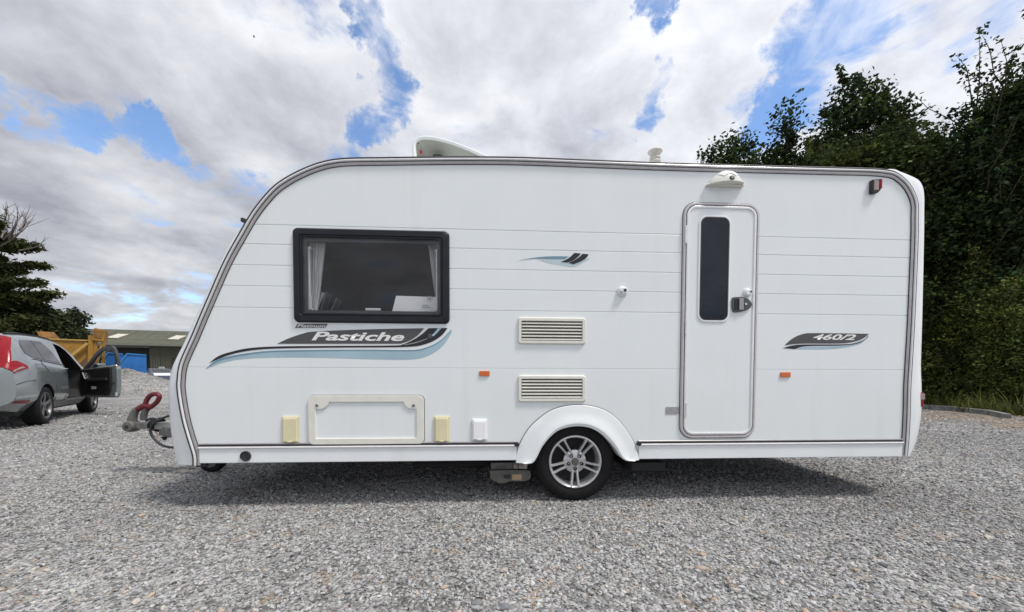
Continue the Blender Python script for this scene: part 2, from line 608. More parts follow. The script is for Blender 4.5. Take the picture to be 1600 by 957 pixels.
def text_mesh(body, name, material, parent, x0, x1, z0, ztop, y, shear=.25, bold=.012):
    """lettering fitted between x0..x1, baseline z0, tops at ztop, thin slab in front of y"""
    cu = bpy.data.curves.new(name, 'FONT')
    cu.body = body
    cu.size = 1.0
    cu.shear = shear
    cu.offset = bold
    cu.extrude = .0
    cu.resolution_u = 4
    ob = bpy.data.objects.new(name, cu)
    COL.objects.link(ob)
    dg = bpy.context.evaluated_depsgraph_get()
    dg.update()
    me = bpy.data.meshes.new_from_object(ob.evaluated_get(dg))
    bpy.data.objects.remove(ob)
    bpy.data.curves.remove(cu)
    vs = [v.co.copy() for v in me.vertices]
    ax0, ax1 = min(v.x for v in vs), max(v.x for v in vs)
    az1 = max(v.y for v in vs)
    az0 = 0.0
    for v in me.vertices:
        c = v.co
        v.co = (x0 + (c.x - ax0) / (ax1 - ax0) * (x1 - x0), y, z0 + (c.y - az0) / (az1 - az0) * (ztop - z0))
    me.materials.clear()
    me.materials.append(material)
    me.name = name
    o = bpy.data.objects.new(name, me)
    COL.objects.link(o)
    o.parent = parent
    bm = bmesh.new(); bm.from_mesh(me)
    for f in bm.faces:
        f.normal_update()
        if f.normal.y > 0:
            f.normal_flip()
    bm.to_mesh(me); bm.free()
    return o


def np_mesh(name, verts, faces, material, col=None, parent=None, smooth=False):
    """verts (N,3), faces (M,k) arrays; col (N,3) per vertex colour of the piece"""
    me = bpy.data.meshes.new(name)
    N, (M, k) = len(verts), faces.shape
    me.vertices.add(N)
    me.vertices.foreach_set('co', np.ascontiguousarray(verts, dtype=np.float32).ravel())
    me.loops.add(M * k)
    me.loops.foreach_set('vertex_index', np.ascontiguousarray(faces, dtype=np.int32).ravel())
    me.polygons.add(M)
    me.polygons.foreach_set('loop_start', np.arange(0, M * k, k, dtype=np.int32))
    try:
        me.polygons.foreach_set('loop_total', np.full(M, k, dtype=np.int32))
    except Exception:
        pass
    if col is not None:
        a = me.attributes.new('col', 'FLOAT_COLOR', 'POINT')
        c4 = np.ones((N, 4), dtype=np.float32)
        c4[:, :3] = col
        a.data.foreach_set('color', c4.ravel())
    me.update(calc_edges=True)
    me.polygons.foreach_set('use_smooth', np.full(M, smooth, dtype=bool))
    me.materials.append(material)
    o = bpy.data.objects.new(name, me)
    COL.objects.link(o)
    if parent:
        o.parent = parent
    return o


# ================================================================== GROUND
g = MB()
xs = [-400, -60, -20, -8, 0, 8, 20, 60, 400]
ys = [-60, 0, 8, 20, 60, 200, 900]
vs = [(x, y, 0) for y in ys for x in xs]
fs = [(j * len(xs) + i, j * len(xs) + i + 1, (j + 1) * len(xs) + i + 1, (j + 1) * len(xs) + i) for j in range(len(ys) - 1) for i in range(len(xs) - 1)]
ground = g.add(vs, fs).build('ground', GRAVEL, smooth=0)
tag(ground, kind='structure')

ICO = None


def ico():
    global ICO
    if ICO is None:
        bm = bmesh.new()
        bmesh.ops.create_icosphere(bm, subdivisions=1, radius=1)
        V = np.array([v.co for v in bm.verts])
        Fc = np.array([[v.index for v in f.verts] for f in bm.faces])
        bm.free()
        ICO = (V, Fc)
    return ICO


rng = np.random.default_rng(11)


def stone_colours(n):
    t = rng.random(n)
    base = rng.normal(.36, .075, (n, 1))
    base = np.where(t[:, None] > .97, rng.normal(.50, .05, (n, 1)), base)
    base = np.where(t[:, None] < .10, rng.normal(.15, .03, (n, 1)), base)
    c = np.clip(base, .07, .62) * np.array([1.005, 1.0, .995]) * rng.normal(1, .02, (n, 3))
    w = rng.random(n) < .03
    c[w] = np.array([.43, .36, .30]) * rng.uniform(.7, 1.25, (w.sum(), 1))
    return c


def lowfield(x, y):
    # old wheel lanes and dusty patches: slow drift of tone over the yard
    f = .5 * np.sin(x * .9 + 1.3 * np.sin(y * .6)) + .35 * np.sin(y * 1.7 + .8 * np.sin(x * .7 + 2)) + .3 * np.sin(x * 2.3 - y * 1.1 + 1.0)
    return 1 + .10 * f


CUBE8 = (np.array([(a, b, c) for a in (-.62, .62) for b in (-.62, .62) for c in (-.62, .62)]),
         np.array([(0, 1, 3), (0, 3, 2), (4, 6, 7), (4, 7, 5), (0, 4, 5), (0, 5, 1), (2, 3, 7), (2, 7, 6), (0, 2, 6), (0, 6, 4), (1, 5, 7), (1, 7, 3)]))


def stones(name, pos, size, parent=None, cheap=False):
    n = len(pos)
    V, Fc = CUBE8 if cheap else ico()
    k = len(V)
    j = V[None] * (1 + rng.uniform(-.32, .32, (n, k, 1)))
    sc = np.stack([rng.uniform(.7, 1.35, n), rng.uniform(.6, 1.0, n), rng.uniform(.32, .72, n)], 1) * size[:, None]
    j = j * sc[:, None, :]
    a, b = rng.uniform(0, 6.28, n), rng.normal(0, .45, n)
    cb, sb = np.cos(b)[:, None], np.sin(b)[:, None]
    x, z = j[..., 0] * cb - j[..., 2] * sb, j[..., 0] * sb + j[..., 2] * cb
    ca, sa = np.cos(a)[:, None], np.sin(a)[:, None]
    y = j[..., 1]
    out = np.stack([x * ca - y * sa, x * sa + y * ca, z], 2) + pos[:, None, :]
    faces = (Fc[None] + (np.arange(n) * k)[:, None, None]).reshape(-1, 3)
    return np_mesh(name, out.reshape(-1, 3), faces, STONE, np.repeat(stone_colours(n) * lowfield(pos[:, 0], pos[:, 1])[:, None], k, 0), parent)


def scatter(y0, y1, density, smin, smax, spread=1.42):
    n = int(density * spread * (y1 ** 2 - y0 ** 2))
    Y = np.sqrt(rng.random(n) * (y1 ** 2 - y0 ** 2) + y0 ** 2)
    X = (rng.random(n) * 2 - 1) * spread * Y
    s = smin + (smax - smin) * rng.random(n) ** 2.2
    return np.stack([X, Y, s * rng.uniform(.05, .4, n)], 1), s


p1, s1 = scatter(1.25, 3.4, 3900, .0052, .0132)
p2, s2 = scatter(3.4, 6.2, 1150, .0075, .0165)
p3, s3 = scatter(6.2, 11.0, 170, .012, .028)
tag(stones('gravel', p1, s1), 'loose grey crushed stone gravel in the foreground of the yard', 'gravel', kind='stuff')
tag(stones('gravel', np.concatenate([p2, p3]), np.concatenate([s2, s3]), None, True), 'loose grey crushed stone gravel further back beneath and around the caravan', 'gravel', kind='stuff')

# larger loose stones that can be told apart
random.seed(5)
stone_meshes = []
for k, c in enumerate([(.46, .37, .29), (.42, .34, .27), (.50, .46, .41), (.34, .35, .36), (.40, .41, .42), (.20, .21, .22)]):
    V, Fc = ico()
    vv = V * (1 + rng.uniform(-.28, .28, (len(V), 1))) * np.array([1.0, .72, .5])
    o = np_mesh('stone', vv, Fc, STONE, np.tile(np.array(c), (len(V), 1)), ground)
    stone_meshes.append(o)
spots = []
for i in range(150):
    Y = 1.5 + 4.2 * random.random() ** 1.4
    spots.append(((random.random() * 2 - 1) * 1.36 * Y, Y))
for (px, py) in ((1072, 888), (905, 940), (846, 909), (1010, 893), (1150, 925), (572, 855), (733, 910), (745, 945), (575, 930), (1380, 885), (1320, 872), (1520, 932), (845, 863), (885, 876), (1095, 890), (1025, 855)):
    d = ray(px, py)
    p = Vector((0, 0, CAMH)) + d * (-CAMH / d.z)
    spots.append((p.x, p.y))
for i, (x, y) in enumerate(spots):
    if i < len(stone_meshes):
        o = stone_meshes[i]
    else:
        o = stone_meshes[random.choice((0, 1, 2, 3, 3, 4, 4, 5))].copy()
        COL.objects.link(o)
        o.parent = ground
    s = random.uniform(.012, .026)
    o.location = (x, y, s * .3)
    o.scale = (s * random.uniform(.8, 1.3), s, s)
    o.rotation_euler = (random.uniform(-.3, .3), random.uniform(-.3, .3), random.uniform(0, 6.28))

# ================================================================== CARAVAN
D0, YAW = 2.79, R(3.23)
van = empty('caravan', (0, D0, 0), YAW)
tag(van, 'white touring caravan with black framed window and charcoal swoosh graphics', 'caravan')
VM = Matrix.Translation((0, D0, 0)) @ Matrix.Rotation(YAW, 4, 'Z')
VI = VM.inverted()
VO = VI @ Vector((0, 0, CAMH))


def wall(px, py, y=0.0):
    """a measured photo point carried to the caravan's own (x, z) on the plane y behind its side wall"""
    d = VI.to_3x3() @ ray(px, py)
    t = (y - VO.y) / d.y
    p = VO + d * t
    return (p.x, p.z)


def wrect(x0, y0, x1, y1, y=0.0):
    """mean rectangle through four measured corners"""
    a, b, c, d = wall(x0, y0, y), wall(x1, y0, y), wall(x0, y1, y), wall(x1, y1, y)
    return ((a[0] + c[0]) / 2, (b[0] + d[0]) / 2, (c[1] + d[1]) / 2, (a[1] + b[1]) / 2)   # x0 x1 z0 z1


WID = 2.20
pairs = [((303, 727), (277, 724)), ((302, 711), (273, 707)), ((293, 682), (269, 683)), ((285, 652), (266, 655)), ((278.3, 612), (264.6, 622)), ((278.5, 590), (265.5, 600)),
         ((281.3, 571), (270, 578)), ((288.6, 552), (278, 560)), ((300, 527), (291, 535)), ((313, 496), (306, 502)), ((327, 463.6), (321, 469)), ((351.6, 408), (347, 412)),
         ((376, 364), (373, 366)), ((393, 335), None), ((411, 311), None), ((428.9, 292), None), ((446.6, 279.4), None), ((464.4, 269.7), None), ((482.2, 261.7), None),
         ((500, 255.4), None), ((517.7, 251.2), None), ((535.5, 249), None), ((560, 248), None), ((600, 247.6), None), ((680, 246.6), None), ((750, 246.4), None),
         ((825, 247.6), None), ((937, 252), None), ((1050, 256.3), None), ((1200, 260.5), None), ((1300, 263), None), ((1360, 264.6), None), ((1385, 267), (1388, 266)),
         ((1397.6, 270.3), (1406, 271)), ((1410, 279), (1424, 276.5)), ((1420, 290), (1436, 282)), ((1427.7, 304), (1441.5, 291)), ((1432.4, 320), (1443, 305)),
         ((1432.5, 340), (1443, 330)), ((1432, 380), (1442.5, 380)), ((1427, 500), (1440.5, 500)), ((1423, 570), (1439, 570)), ((1421, 604), (1440.5, 600)),
         ((1420, 645), (1440.5, 645)), ((1418, 685), (1432, 688)), ((1415.5, 712), (1419, 713))]
tr = [Vector(wall(*a)) for a, b in pairs]
YB = .10
QA = math.sqrt(1 - (1 - YB / .2) ** 2)
deep = []
for (a, b), t in zip(pairs, tr):
    if b is None:
        deep.append(t.copy())
    else:
        q = Vector(wall(*b, YB))
        deep.append(t + (q - t) / QA)
TR = catmull(tr, 4)
DP = catmull(deep, 4)
ZR = [p.y for p in tr]
ZLOW = min(p.y for p in tr)


def gfun(y):
    return math.sqrt(max(0, 1 - (1 - min(y, .2) / .2) ** 2))


rings = []
for y in (.012, .02, .03, .045, .065, .09, .12, .16, .2, .41, .7, WID / 2):
    gg = gfun(y - .012)
    bow = .06 * (1 - ((WID / 2 - y) / (WID / 2)) ** 2)
    ring = []
    for t, d in zip(TR, DP):
        p = t + (d - t) * gg
        dirx = (d - t)
        amt = min(1, dirx.length / .15)
        bx = bow * amt * (-1 if p.x < 0 else .4)
        crown = .02 * gg if (p.y > 2.3 and abs(p.x) < 2.3) else 0
        ring.append((p.x + bx, y, p.y + crown * 0))
    rings.append(ring)
half = list(rings)
for r in half[-2::-1]:
    rings.append([(x, WID - y, z) for x, y, z in r])
sh = MB().loft(rings, closed=False)
n = len(rings[0])
sh.add([(x, y, z) for x, y, z in rings[-1]], [tuple(range(n))])
shell = sh.build('body_shell', GELWHITE, van, 40, mats=[GELWHITE, GLASS])
bm = bmesh.new(); bm.from_mesh(shell.data)
kill = []
for f in bm.faces:
    c = f.calc_center_median()
    if .22 < c.y < WID - .22 and 1.32 < c.z < 2.0 and c.x < -1.2:
        f.material_index = 1
    if -.62 < c.x < .02 and .42 < c.y < 1.0 and c.z > 2.3:
        kill.append(f)
bmesh.ops.delete(bm, geom=kill, context='FACES')
bm.to_mesh(shell.data); bm.free()


def inset(path, d):
    """open (x,z) path moved to its right-hand (inner) side"""
    out = []
    for i, p in enumerate(path):
        t = (path[min(i + 1, len(path) - 1)] - path[max(i - 1, 0)]).normalized()
        out.append(p + Vector((t.y, -t.x)) * d)
    return out


def sweep(mb, d0, d1, y0, y1, round_=True):
    a, b = inset(TR, d0), inset(TR, d1)
    m0, m1 = inset(TR, d0 + (d1 - d0) * .25), inset(TR, d0 + (d1 - d0) * .75)
    rr = []
    for pa, q0, q1, pb in zip(a, m0, m1, b):
        rr.append([(pa.x, y1, pa.y), (pa.x, y0 + .004, pa.y), (q0.x, y0, q0.y), (q1.x, y0, q1.y), (pb.x, y0 + .004, pb.y), (pb.x, y1, pb.y)])
    mb.loft(rr, True, True, True)


rail = MB(); sweep(rail, .010, .050, -.012, .012)
awning_rail = rail.build('awning_rail', SILVER, van, 50)
m_ = MB(); sweep(m_, -.004, .012, -.014, .02); m_.build('rail_seal', SEAL, awning_rail, 50)
m_ = MB(); sweep(m_, .012, .026, -.022, -.008); m_.build('rail_bead', BEAD, awning_rail, 50)
m_ = MB(); sweep(m_, .026, .034, -.0135, -.008); m_.build('rail_groove', SEAL, awning_rail, 50)
m_ = MB(); sweep(m_, .048, .052, -.006, .012); m_.build('rail_seal', SEAL, awning_rail, 50)

# side wall: horizontal panels with pressed joints between them
SO = inset(TR, .04)
sil = [(p.x, p.y) for p in SO]


def span(z):
    xs_ = []
    for i in range(len(sil) - 1):
        (xa, za), (xb, zb) = sil[i], sil[i + 1]
        if (za - z) * (zb - z) <= 0 and za != zb:
            xs_.append(xa + (xb - xa) * (z - za) / (zb - za))
    return (min(xs_), max(xs_)) if len(xs_) > 1 else None


grooves_px = [((396.9, 351.8), (1425, 374.8)), ((379, 382), (1424, 402.5)), ((365, 414), (1422, 433)), ((350, 446), (1420, 463)), ((335, 480.3), (1416, 493.3)), ((283, 577), (1412, 575.5))]
GZ = [(wall(*a)[1] + wall(*b)[1]) / 2 for a, b in grooves_px]
ztop = max(z for x, z in sil)
rail_z = (wall(305.6, 699)[1] + wall(1412, 690)[1]) / 2
zbot_skirt = (wall(320, 724)[1] + wall(1405, 713)[1]) / 2
WIN = wrect(459, 359.5, 702.5, 505.5)
HUB = wall(901, 724)
ARC = wall(901, 727)
AR_IN, AR_OUT = .315, .462


def cutter_window():
    m = MB().prism(rrect(WIN[0] + .045, WIN[1] - .045, WIN[2] + .045, WIN[3] - .045, .03), -.2, .3)
    return m.build('cut', WHITE, van, 0)


def cutter_arch():
    ring = [(ARC[0] + .40 * math.cos(R(a)), ARC[1] + .40 * math.sin(R(a))) for a in range(0, 360, 10)]
    return MB().prism(ring, -.2, .3).build('cut', WHITE, van, 0)


cw, ca = cutter_window(), cutter_arch()
dg = bpy.context.evaluated_depsgraph_get(); dg.update()


def strip(z0, z1, y0, y1, n=10):
    zs = [z0 + (z1 - z0) * k / n for k in range(n + 1)]
    L_, R_ = [], []
    for z in zs:
        s_ = span(z)
        if s_:
            L_.append((s_[0], z)); R_.append((s_[1], z))
    return MB().prism(L_ + R_[::-1], y0, y1)


edges = [ztop - .004] + GZ + [zbot_skirt + .006]
GAP = .002
for k in range(len(edges) - 1):
    ga, gb = (.0006 if k == 6 else GAP), (.0006 if k == 5 else GAP)
    z1, z0 = edges[k] - (ga if k else 0), edges[k + 1] + (gb if k < len(edges) - 2 else 0)
    o = strip(z0, z1, .0, .02, 24 if k == 0 else 10).build('side_panel', WHITE, van, 0)
    if z0 < WIN[3] and z1 > WIN[2]:
        boolean(o, cw)
    if z0 < ARC[1] + .4:
        boolean(o, ca)
    b = o.modifiers.new('bevel', 'BEVEL'); b.width = .0022; b.segments = 2; b.limit_method = 'ANGLE'; b.angle_limit = R(60)
core = strip(zbot_skirt + .01, ztop - .01, .0035, .016, 60).build('wall_core', WHITE, van, 0)
boolean(core, cw); boolean(core, ca)
drop(cw); drop(ca)

# lower skirt strip and the double rail above it
xa0 = wall(807, 710)[0]
xa1 = wall(997, 705)[0]
for (x0, x1) in ((span(rail_z)[0] + .02, xa0), (xa1, span(rail_z)[1] - .01)):
    sk = MB().prism([(x0, zbot_skirt), (x1, zbot_skirt), (x1, rail_z - .008), (x0, rail_z - .008)], -.012, .01).build('side_skirt', GELWHITE, van, 0, .004)
    rl = MB().box(x0, x1, -.012, .0, rail_z - .006, rail_z + .018).build('skirt_rail', SEAL, van, 0)
    MB().tube([(x0, -.014, rail_z - .006), (x1, -.014, rail_z - .006)], .0085, 10).build('rail_bead', BEAD, rl)
    MB().tube([(x0, -.010, rail_z + .020), (x1, -.010, rail_z + .020)], .0055, 8).build('rail_bead', SILVER, rl)
    xe = x1 if x1 == xa0 else x0
    MB().lathe([(0, 0), (.016, 0), (.017, .006), (.017, .022), (0, .022)], 16, Matrix.Translation((xe, -.026, rail_z + .003))).build('end_cap', BLACK, rl)

# wheel arch moulding
zf = zbot_skirt - .002


def arch_curve(r, y, flare=0.0, a0=0, a1=180, n=40):
    out = []
    for k in range(n + 1):
        a = R(a0 + (a1 - a0) * k / n)
        x, z = ARC[0] + r * math.cos(a), ARC[1] + r * math.sin(a)
        out.append([x, y, z])
    return out


def arch_ring(px_pts, y):
    pts = catmull([Vector(wall(*p)) for p in px_pts], 6)
    # resample evenly
    L_ = [0]
    for i in range(1, len(pts)):
        L_.append(L_[-1] + (pts[i] - pts[i - 1]).length)
    out = []
    for k in range(49):
        t = L_[-1] * k / 48
        i = max(j for j in range(len(L_)) if L_[j] <= t + 1e-9)
        i = min(i, len(pts) - 2)
        q = (t - L_[i]) / max(1e-9, L_[i + 1] - L_[i])
        p = pts[i].lerp(pts[i + 1], q)
        out.append((p.x, y, p.y))
    return out


outer_px = [(806, 723), (807, 712), (811, 696), (826, 670), (845, 652), (862, 641), (882, 635), (903, 633), (925, 635), (944, 641), (962, 653), (979, 673), (991, 695), (996, 710), (998, 718.5)]
lip_px = [(818, 723), (828, 721), (835, 712), (842, 695), (852, 680), (866, 667), (882, 659.5), (902, 656.5), (922, 659.5), (940, 668), (954, 681), (964, 695), (971, 709), (978, 717), (990, 719)]
inn_px = [(822, 724), (832, 722.5), (838, 714), (846, 698), (857, 684), (870, 673), (885, 667.5), (902, 665.5), (920, 668), (936, 676), (949, 688), (960, 701), (968, 713), (976, 719), (988, 720)]
mid_px = [((a[0] * .62 + b[0] * .38), (a[1] * .62 + b[1] * .38)) for a, b in zip(outer_px, lip_px)]
out2 = [(a[0] * .96 + b[0] * .04, a[1] * .96 + b[1] * .04) for a, b in zip(outer_px, lip_px)]
lip2 = [(a[0] * .2 + b[0] * .8, a[1] * .2 + b[1] * .8) for a, b in zip(outer_px, lip_px)]
wa = MB().loft([arch_ring(outer_px, .0), arch_ring(outer_px, -.010), arch_ring(out2, -.013), arch_ring(mid_px, -.018), arch_ring(lip2, -.023), arch_ring(lip_px, -.034), arch_ring([((a[0] + b[0]) / 2, (a[1] + b[1]) / 2) for a, b in zip(lip_px, inn_px)], -.036), arch_ring(inn_px, -.028), arch_ring(inn_px, .10)], closed=False)
arch = wa.build('wheel_arch', GELWHITE, van, 24)
MB().tube([(p[0], -.004, p[2]) for p in arch_ring(outer_px, 0)], .0045, 6).build('arch_seal', SEAL, arch)
hs = MB()
hr = [[(ARC[0] + .43 * math.cos(R(a)), y, ARC[1] + .43 * math.sin(R(a))) for a in range(-8, 189, 7)] for y in (.022, .40)]
hs.loft(hr, closed=False)
hs.add(hr[1], [tuple(range(len(hr[1])))])
hs.build('wheel_housing', DARK, van, 40)


def road_wheel(parent, hub, y, face=-1):
    """alloy wheel with five twin spokes; face=-1 looks to -y"""
    Rt = hub[1]
    M = Matrix.Translation((hub[0], y, hub[1]))
    if face > 0:
        M = M @ Matrix.Rotation(math.pi, 4, 'Z')
    t = MB()
    rr = .196
    prof = [(rr, .14), (rr - .002, .02), (rr + .004, .006), (rr + .014, .0), (rr + .030, -.006), (Rt - .050, -.008), (Rt - .030, -.002), (Rt - .014, .012), (Rt - .003, .032), (Rt, .05), (Rt, .15), (Rt - .006, .168), (Rt - .03, .19), (rr + .02, .185), (rr, .17)]
    t.lathe(prof, 64, M)
    for k in range(64):
        a0 = 2 * math.pi * (k + .12) / 64
        for (ya, yb) in ((.034, .070), (.078, .10), (.108, .14)):
            a1 = a0 + 2 * math.pi * .66 / 64
            pts = []
            for r in (Rt - .004, Rt + .001):
                for yy in (ya, yb):
                    for a in (a0, a1):
                        pts.append(M @ Vector((r * math.cos(a), yy, r * math.sin(a))))
            t.add(pts, [(4, 5, 7, 6), (0, 1, 5, 4), (2, 6, 7, 3), (0, 4, 6, 2), (1, 3, 7, 5)])
    wh = t.build('wheel', RUBBER, parent, 40)
    r_ = MB()
    r_.lathe([(rr + .004, .02), (rr + .006, .004), (rr + .002, -.006), (rr - .006, -.008), (rr - .012, -.003), (rr - .016, .012), (rr - .022, .03), (rr - .026, .10), (rr - .02, .15)], 64, M)
    r_.build('rim', ALLOY, wh, 40)
    d = MB().lathe([(0, .085), (rr - .02, .085)], 40, M).build('brake_drum', DARK, wh, 0)
    sp = MB()
    for k in range(5):
        a = -math.pi / 2 + 2 * math.pi * k / 5
        er, et = Vector((math.cos(a), 0, math.sin(a))), Vector((-math.sin(a), 0, math.cos(a)))
        for sgn in (-1, 1):
            # one leg of the twin spoke: from hub shoulder out to the rim
            secs = []
            for (r, c, w, yy, th) in ((.045, .014, .022, .012, .03), (.085, .018, .018, .006, .028), (.125, .021, .017, .002, .024), (.165, .026, .019, -.003, .022), (rr - .008, .032, .027, -.004, .02)):
                c0 = er * r + et * (c * sgn)
                secs.append([M @ (c0 + et * (-w / 2) + Vector((0, yy + .002, 0))), M @ (c0 + et * (-w / 4) + Vector((0, yy - .004, 0))), M @ (c0 + et * (w / 4) + Vector((0, yy - .004, 0))), M @ (c0 + et * (w / 2) + Vector((0, yy + .002, 0))), M @ (c0 + et * (w / 2) + Vector((0, yy + th, 0))), M @ (c0 + et * (-w / 2) + Vector((0, yy + th, 0)))])
            sp.loft(secs, True, True, True)
    sp.lathe([(0, .004), (.03, .004), (.050, .006), (.072, .012), (.086, .02), (.086, .05), (0, .05)], 40, M)
    sp.build('spoke_set', ALLOY, wh, 40)
    MB().lathe([(0, -.012), (.022, -.010), (.028, -.004), (.030, .01)], 28, M).build('hub_cap', GREYMET, wh)
    nut = MB().lathe([(0, .012), (.006, .011), (.0105, .006), (.011, .0), (.013, -.002), (.0135, .012)], 12, None)
    proto = None
    for k in range(5):
        a = math.pi / 2 + 2 * math.pi * (k + .5) / 5
        loc = M @ Vector((.052 * math.cos(a), -.004, .052 * math.sin(a)))
        if proto is None:
            proto = nut.build('wheel_nut', DARK, wh)
            o = proto
        else:
            o = proto.copy(); COL.objects.link(o); o.parent = wh
        o.location = loc
    return wh


road_wheel(van, HUB, .045)
road_wheel(van, HUB, WID - .045, 1)

# underside
fl = MB()
fz0, fz1 = zbot_skirt + .01, zbot_skirt + .04
xf, xr = span(rail_z)[0], span(rail_z)[1]
fl.box(xf, ARC[0] - .45, .03, WID - .03, fz0, fz1)
fl.box(ARC[0] + .45, xr, .03, WID - .03, fz0, fz1)
fl.box(ARC[0] - .45, ARC[0] + .45, .42, WID - .42, fz0, fz1)
fl.build('floor_pan', DARK, van, 0)
for yy in (.50, WID - .56):
    MB().box(xf + .1, xr - .3, yy, yy + .05, fz0 - .09, fz0 - .001).build('chassis_beam', GALV, van, 0, .004)
MB().tube([(HUB[0], .18, HUB[1]), (HUB[0], WID - .18, HUB[1])], .045, 12).build('axle', DARK, van)
for xx in (xf + .35, xr - .35):
    for yy in (.42, WID - .44):
        MB().bar((xx, yy, fz0 - .03), (xx + (.35 if xx < 0 else -.35), yy, fz0 - .075), .04).build('corner_steady', GALV, van, 0)
# grey motor mover in front of the wheel, and its bracket
mv = MB()
x0, x1, z0, z1 = wrect(765, 735.5, 829, 755, .12)
prof = [(x0 + .012, z0 + .03), (x0 + .004, z1 - .012), (x0 + .02, z1), (x1 - .03, z1), (x1, z1 - .03), (x1 - .005, z0 + .03), (x1 - .05, z0 + .012), (x0 + .16, z0 + .012), (x0 + .12, z0), (x0 + .07, z0)]
mo = mv.prism([(p.x, p.y) for p in catmull(prof, 4, True)], .12, .34).build('motor_mover', GREYMET, van, 40, .008)
q = wrect(800, 741.5, 815, 750, .12)
MB().prism(rrect(*q, .008), .117, .121).build('mover_badge', mat('mover_badge_tan', (.42, .30, .19), .5), mo, 0)
q = wrect(787, 742, 798, 748, .12)
MB().prism(rrect(*q, .005), .1175, .121).build('mover_slot', BLACK, mo, 0)
q = wrect(767, 724, 806, 735, .14)
MB().box(q[0], q[1], .16, .30, q[2], q[3]).build('mover_bracket', GALV, van, 0, .004)
q = wrect(803, 724, 824, 733, .10)
MB().box(q[0], q[1], .10, .22, q[2], q[3]).build('mover_clamp', mat('rusty_clamp', (.40, .36, .33), .6, .3, var=.3, scale=30), van, 0, .004)
q = wrect(985, 722, 1040, 738, .30)
MB().prism(rrect(*q, .02), .30, .7).build('underfloor_tank', BLACK, van, 0, .01)
q = wrect(645, 722, 770, 731, .35)
MB().prism(rrect(*q, .02), .35, .9).build('underfloor_tank', DARK, van, 0, .01)

# ---- main window
wx0, wx1, wz0, wz1 = WIN


def insetrect(d, r):
    return rrect(wx0 + d, wx1 - d, wz0 + d, wz1 - d, r)


m = MB()
ring_frame(m, [(insetrect(0, .035), .0), (insetrect(.003, .034), -.014), (insetrect(.012, .028), -.022), (insetrect(.046, .022), -.022), (insetrect(.050, .02), -.016), (insetrect(.054, .02), -.016), (insetrect(.057, .02), -.021), (insetrect(.064, .018), -.020), (insetrect(.072, .014), .012), (insetrect(.072, .014), .05), (insetrect(.045, .014), .05)])
win = m.build('window', FRAMEBLK, van, 40)
MB().prism(insetrect(.066, .016), -.012, -.006).build('pane', GLASS, win, 0)
m = MB()
ring_frame(m, [(insetrect(.068, .014), .004), (insetrect(.088, .014), .002), (insetrect(.088, .014), .03), (insetrect(.068, .014), .03)])
m.build('inner_frame', mat('inner_frame_grey', (.06, .062, .065), .5), win, 0)
for sx in (wx0 + .092, wx1 - .092):
    st = MB()
    st.tube([(sx, .03, wz0 + .13), (sx, .03, wz1 - .13)], .011, 10)
    st.box(sx - .012, sx + .018, .02, .045, wz1 - .135, wz1 - .12)
    st.box(sx - .018, sx + .02, .018, .05, wz0 + .085, wz0 + .19)
    st.box(sx - .024, sx + .03, .018, .05, wz0 + .082, wz0 + .10)
    st.build('window_stay', STAYMAT, win, 40)
lx = wall(583, 485)[0]
MB().box(lx - .06, lx + .045, .016, .04, wz0 + .092, wz0 + .110).build('window_catch', STAYMAT, win, 0, .003)

# lounge behind the window
ix0, ix1, iz0, iz1 = -1.72, .35, .72, 1.98
it = MB()
it.add([(ix0, .06, iz0), (ix1, .06, iz0), (ix1, 2.1, iz0), (ix0, 2.1, iz0), (ix0, .06, iz1), (ix1, .06, iz1), (ix1, 2.1, iz1), (ix0, 2.1, iz1)],
       [(0, 1, 2, 3), (3, 2, 6, 7), (1, 5, 6, 2)])
it.add([(ix0, .06, iz0), (ix0, 2.099, iz0), (ix0, 2.099, iz1), (ix0, .06, iz1)], [(0, 1, 2, 3)])  # front wall added to block the bright view through the front glazing
it.add([(x_, y_, iz1) for x_, y_ in ((ix0, .06), (-.62, .06), (.02, .06), (ix1, .06), (ix1, .42), (ix1, 1.0), (ix1, 2.1), (.02, 2.1), (-.62, 2.1), (ix0, 2.1), (ix0, 1.0), (ix0, .42), (-.62, .42), (.02, .42), (.02, 1.0), (-.62, 1.0))],
       [(0, 1, 12, 11), (1, 2, 13, 12), (2, 3, 4, 13), (11, 12, 15, 10), (13, 4, 5, 14), (10, 15, 8, 9), (15, 14, 7, 8), (14, 5, 6, 7)])
it.add([(x_, y_, z_) for z_ in (iz1, iz1 + .5) for x_, y_ in ((-.62, .42), (.02, .42), (.02, 1.0), (-.62, 1.0))], [(0, 1, 5, 4), (1, 2, 6, 5), (2, 3, 7, 6), (3, 0, 4, 7)])
it.build('interior_lining', INTERIOR, van, 0)
bn = MB().box(ix0 + .05, ix1 - .05, 1.45, 2.08, iz0 + .002, iz0 + .22)
bn.box(ix0 + .05, ix1 - .05, 1.9, 2.08, iz0 + .222, iz0 + .5)
bn.build('bench_seat', mat('bench_fabric', (.26, .22, .19), .9, var=.2, scale=4), van, 0, .03)

# ---- door
DR = wrect(1064, 318, 1182, 684.5)
dx0, dx1, dz0, dz1 = DR


def dr(d, r, n=8):
    return rrect(dx0 + d, dx1 - d, dz0 + d, dz1 - d, r, n)


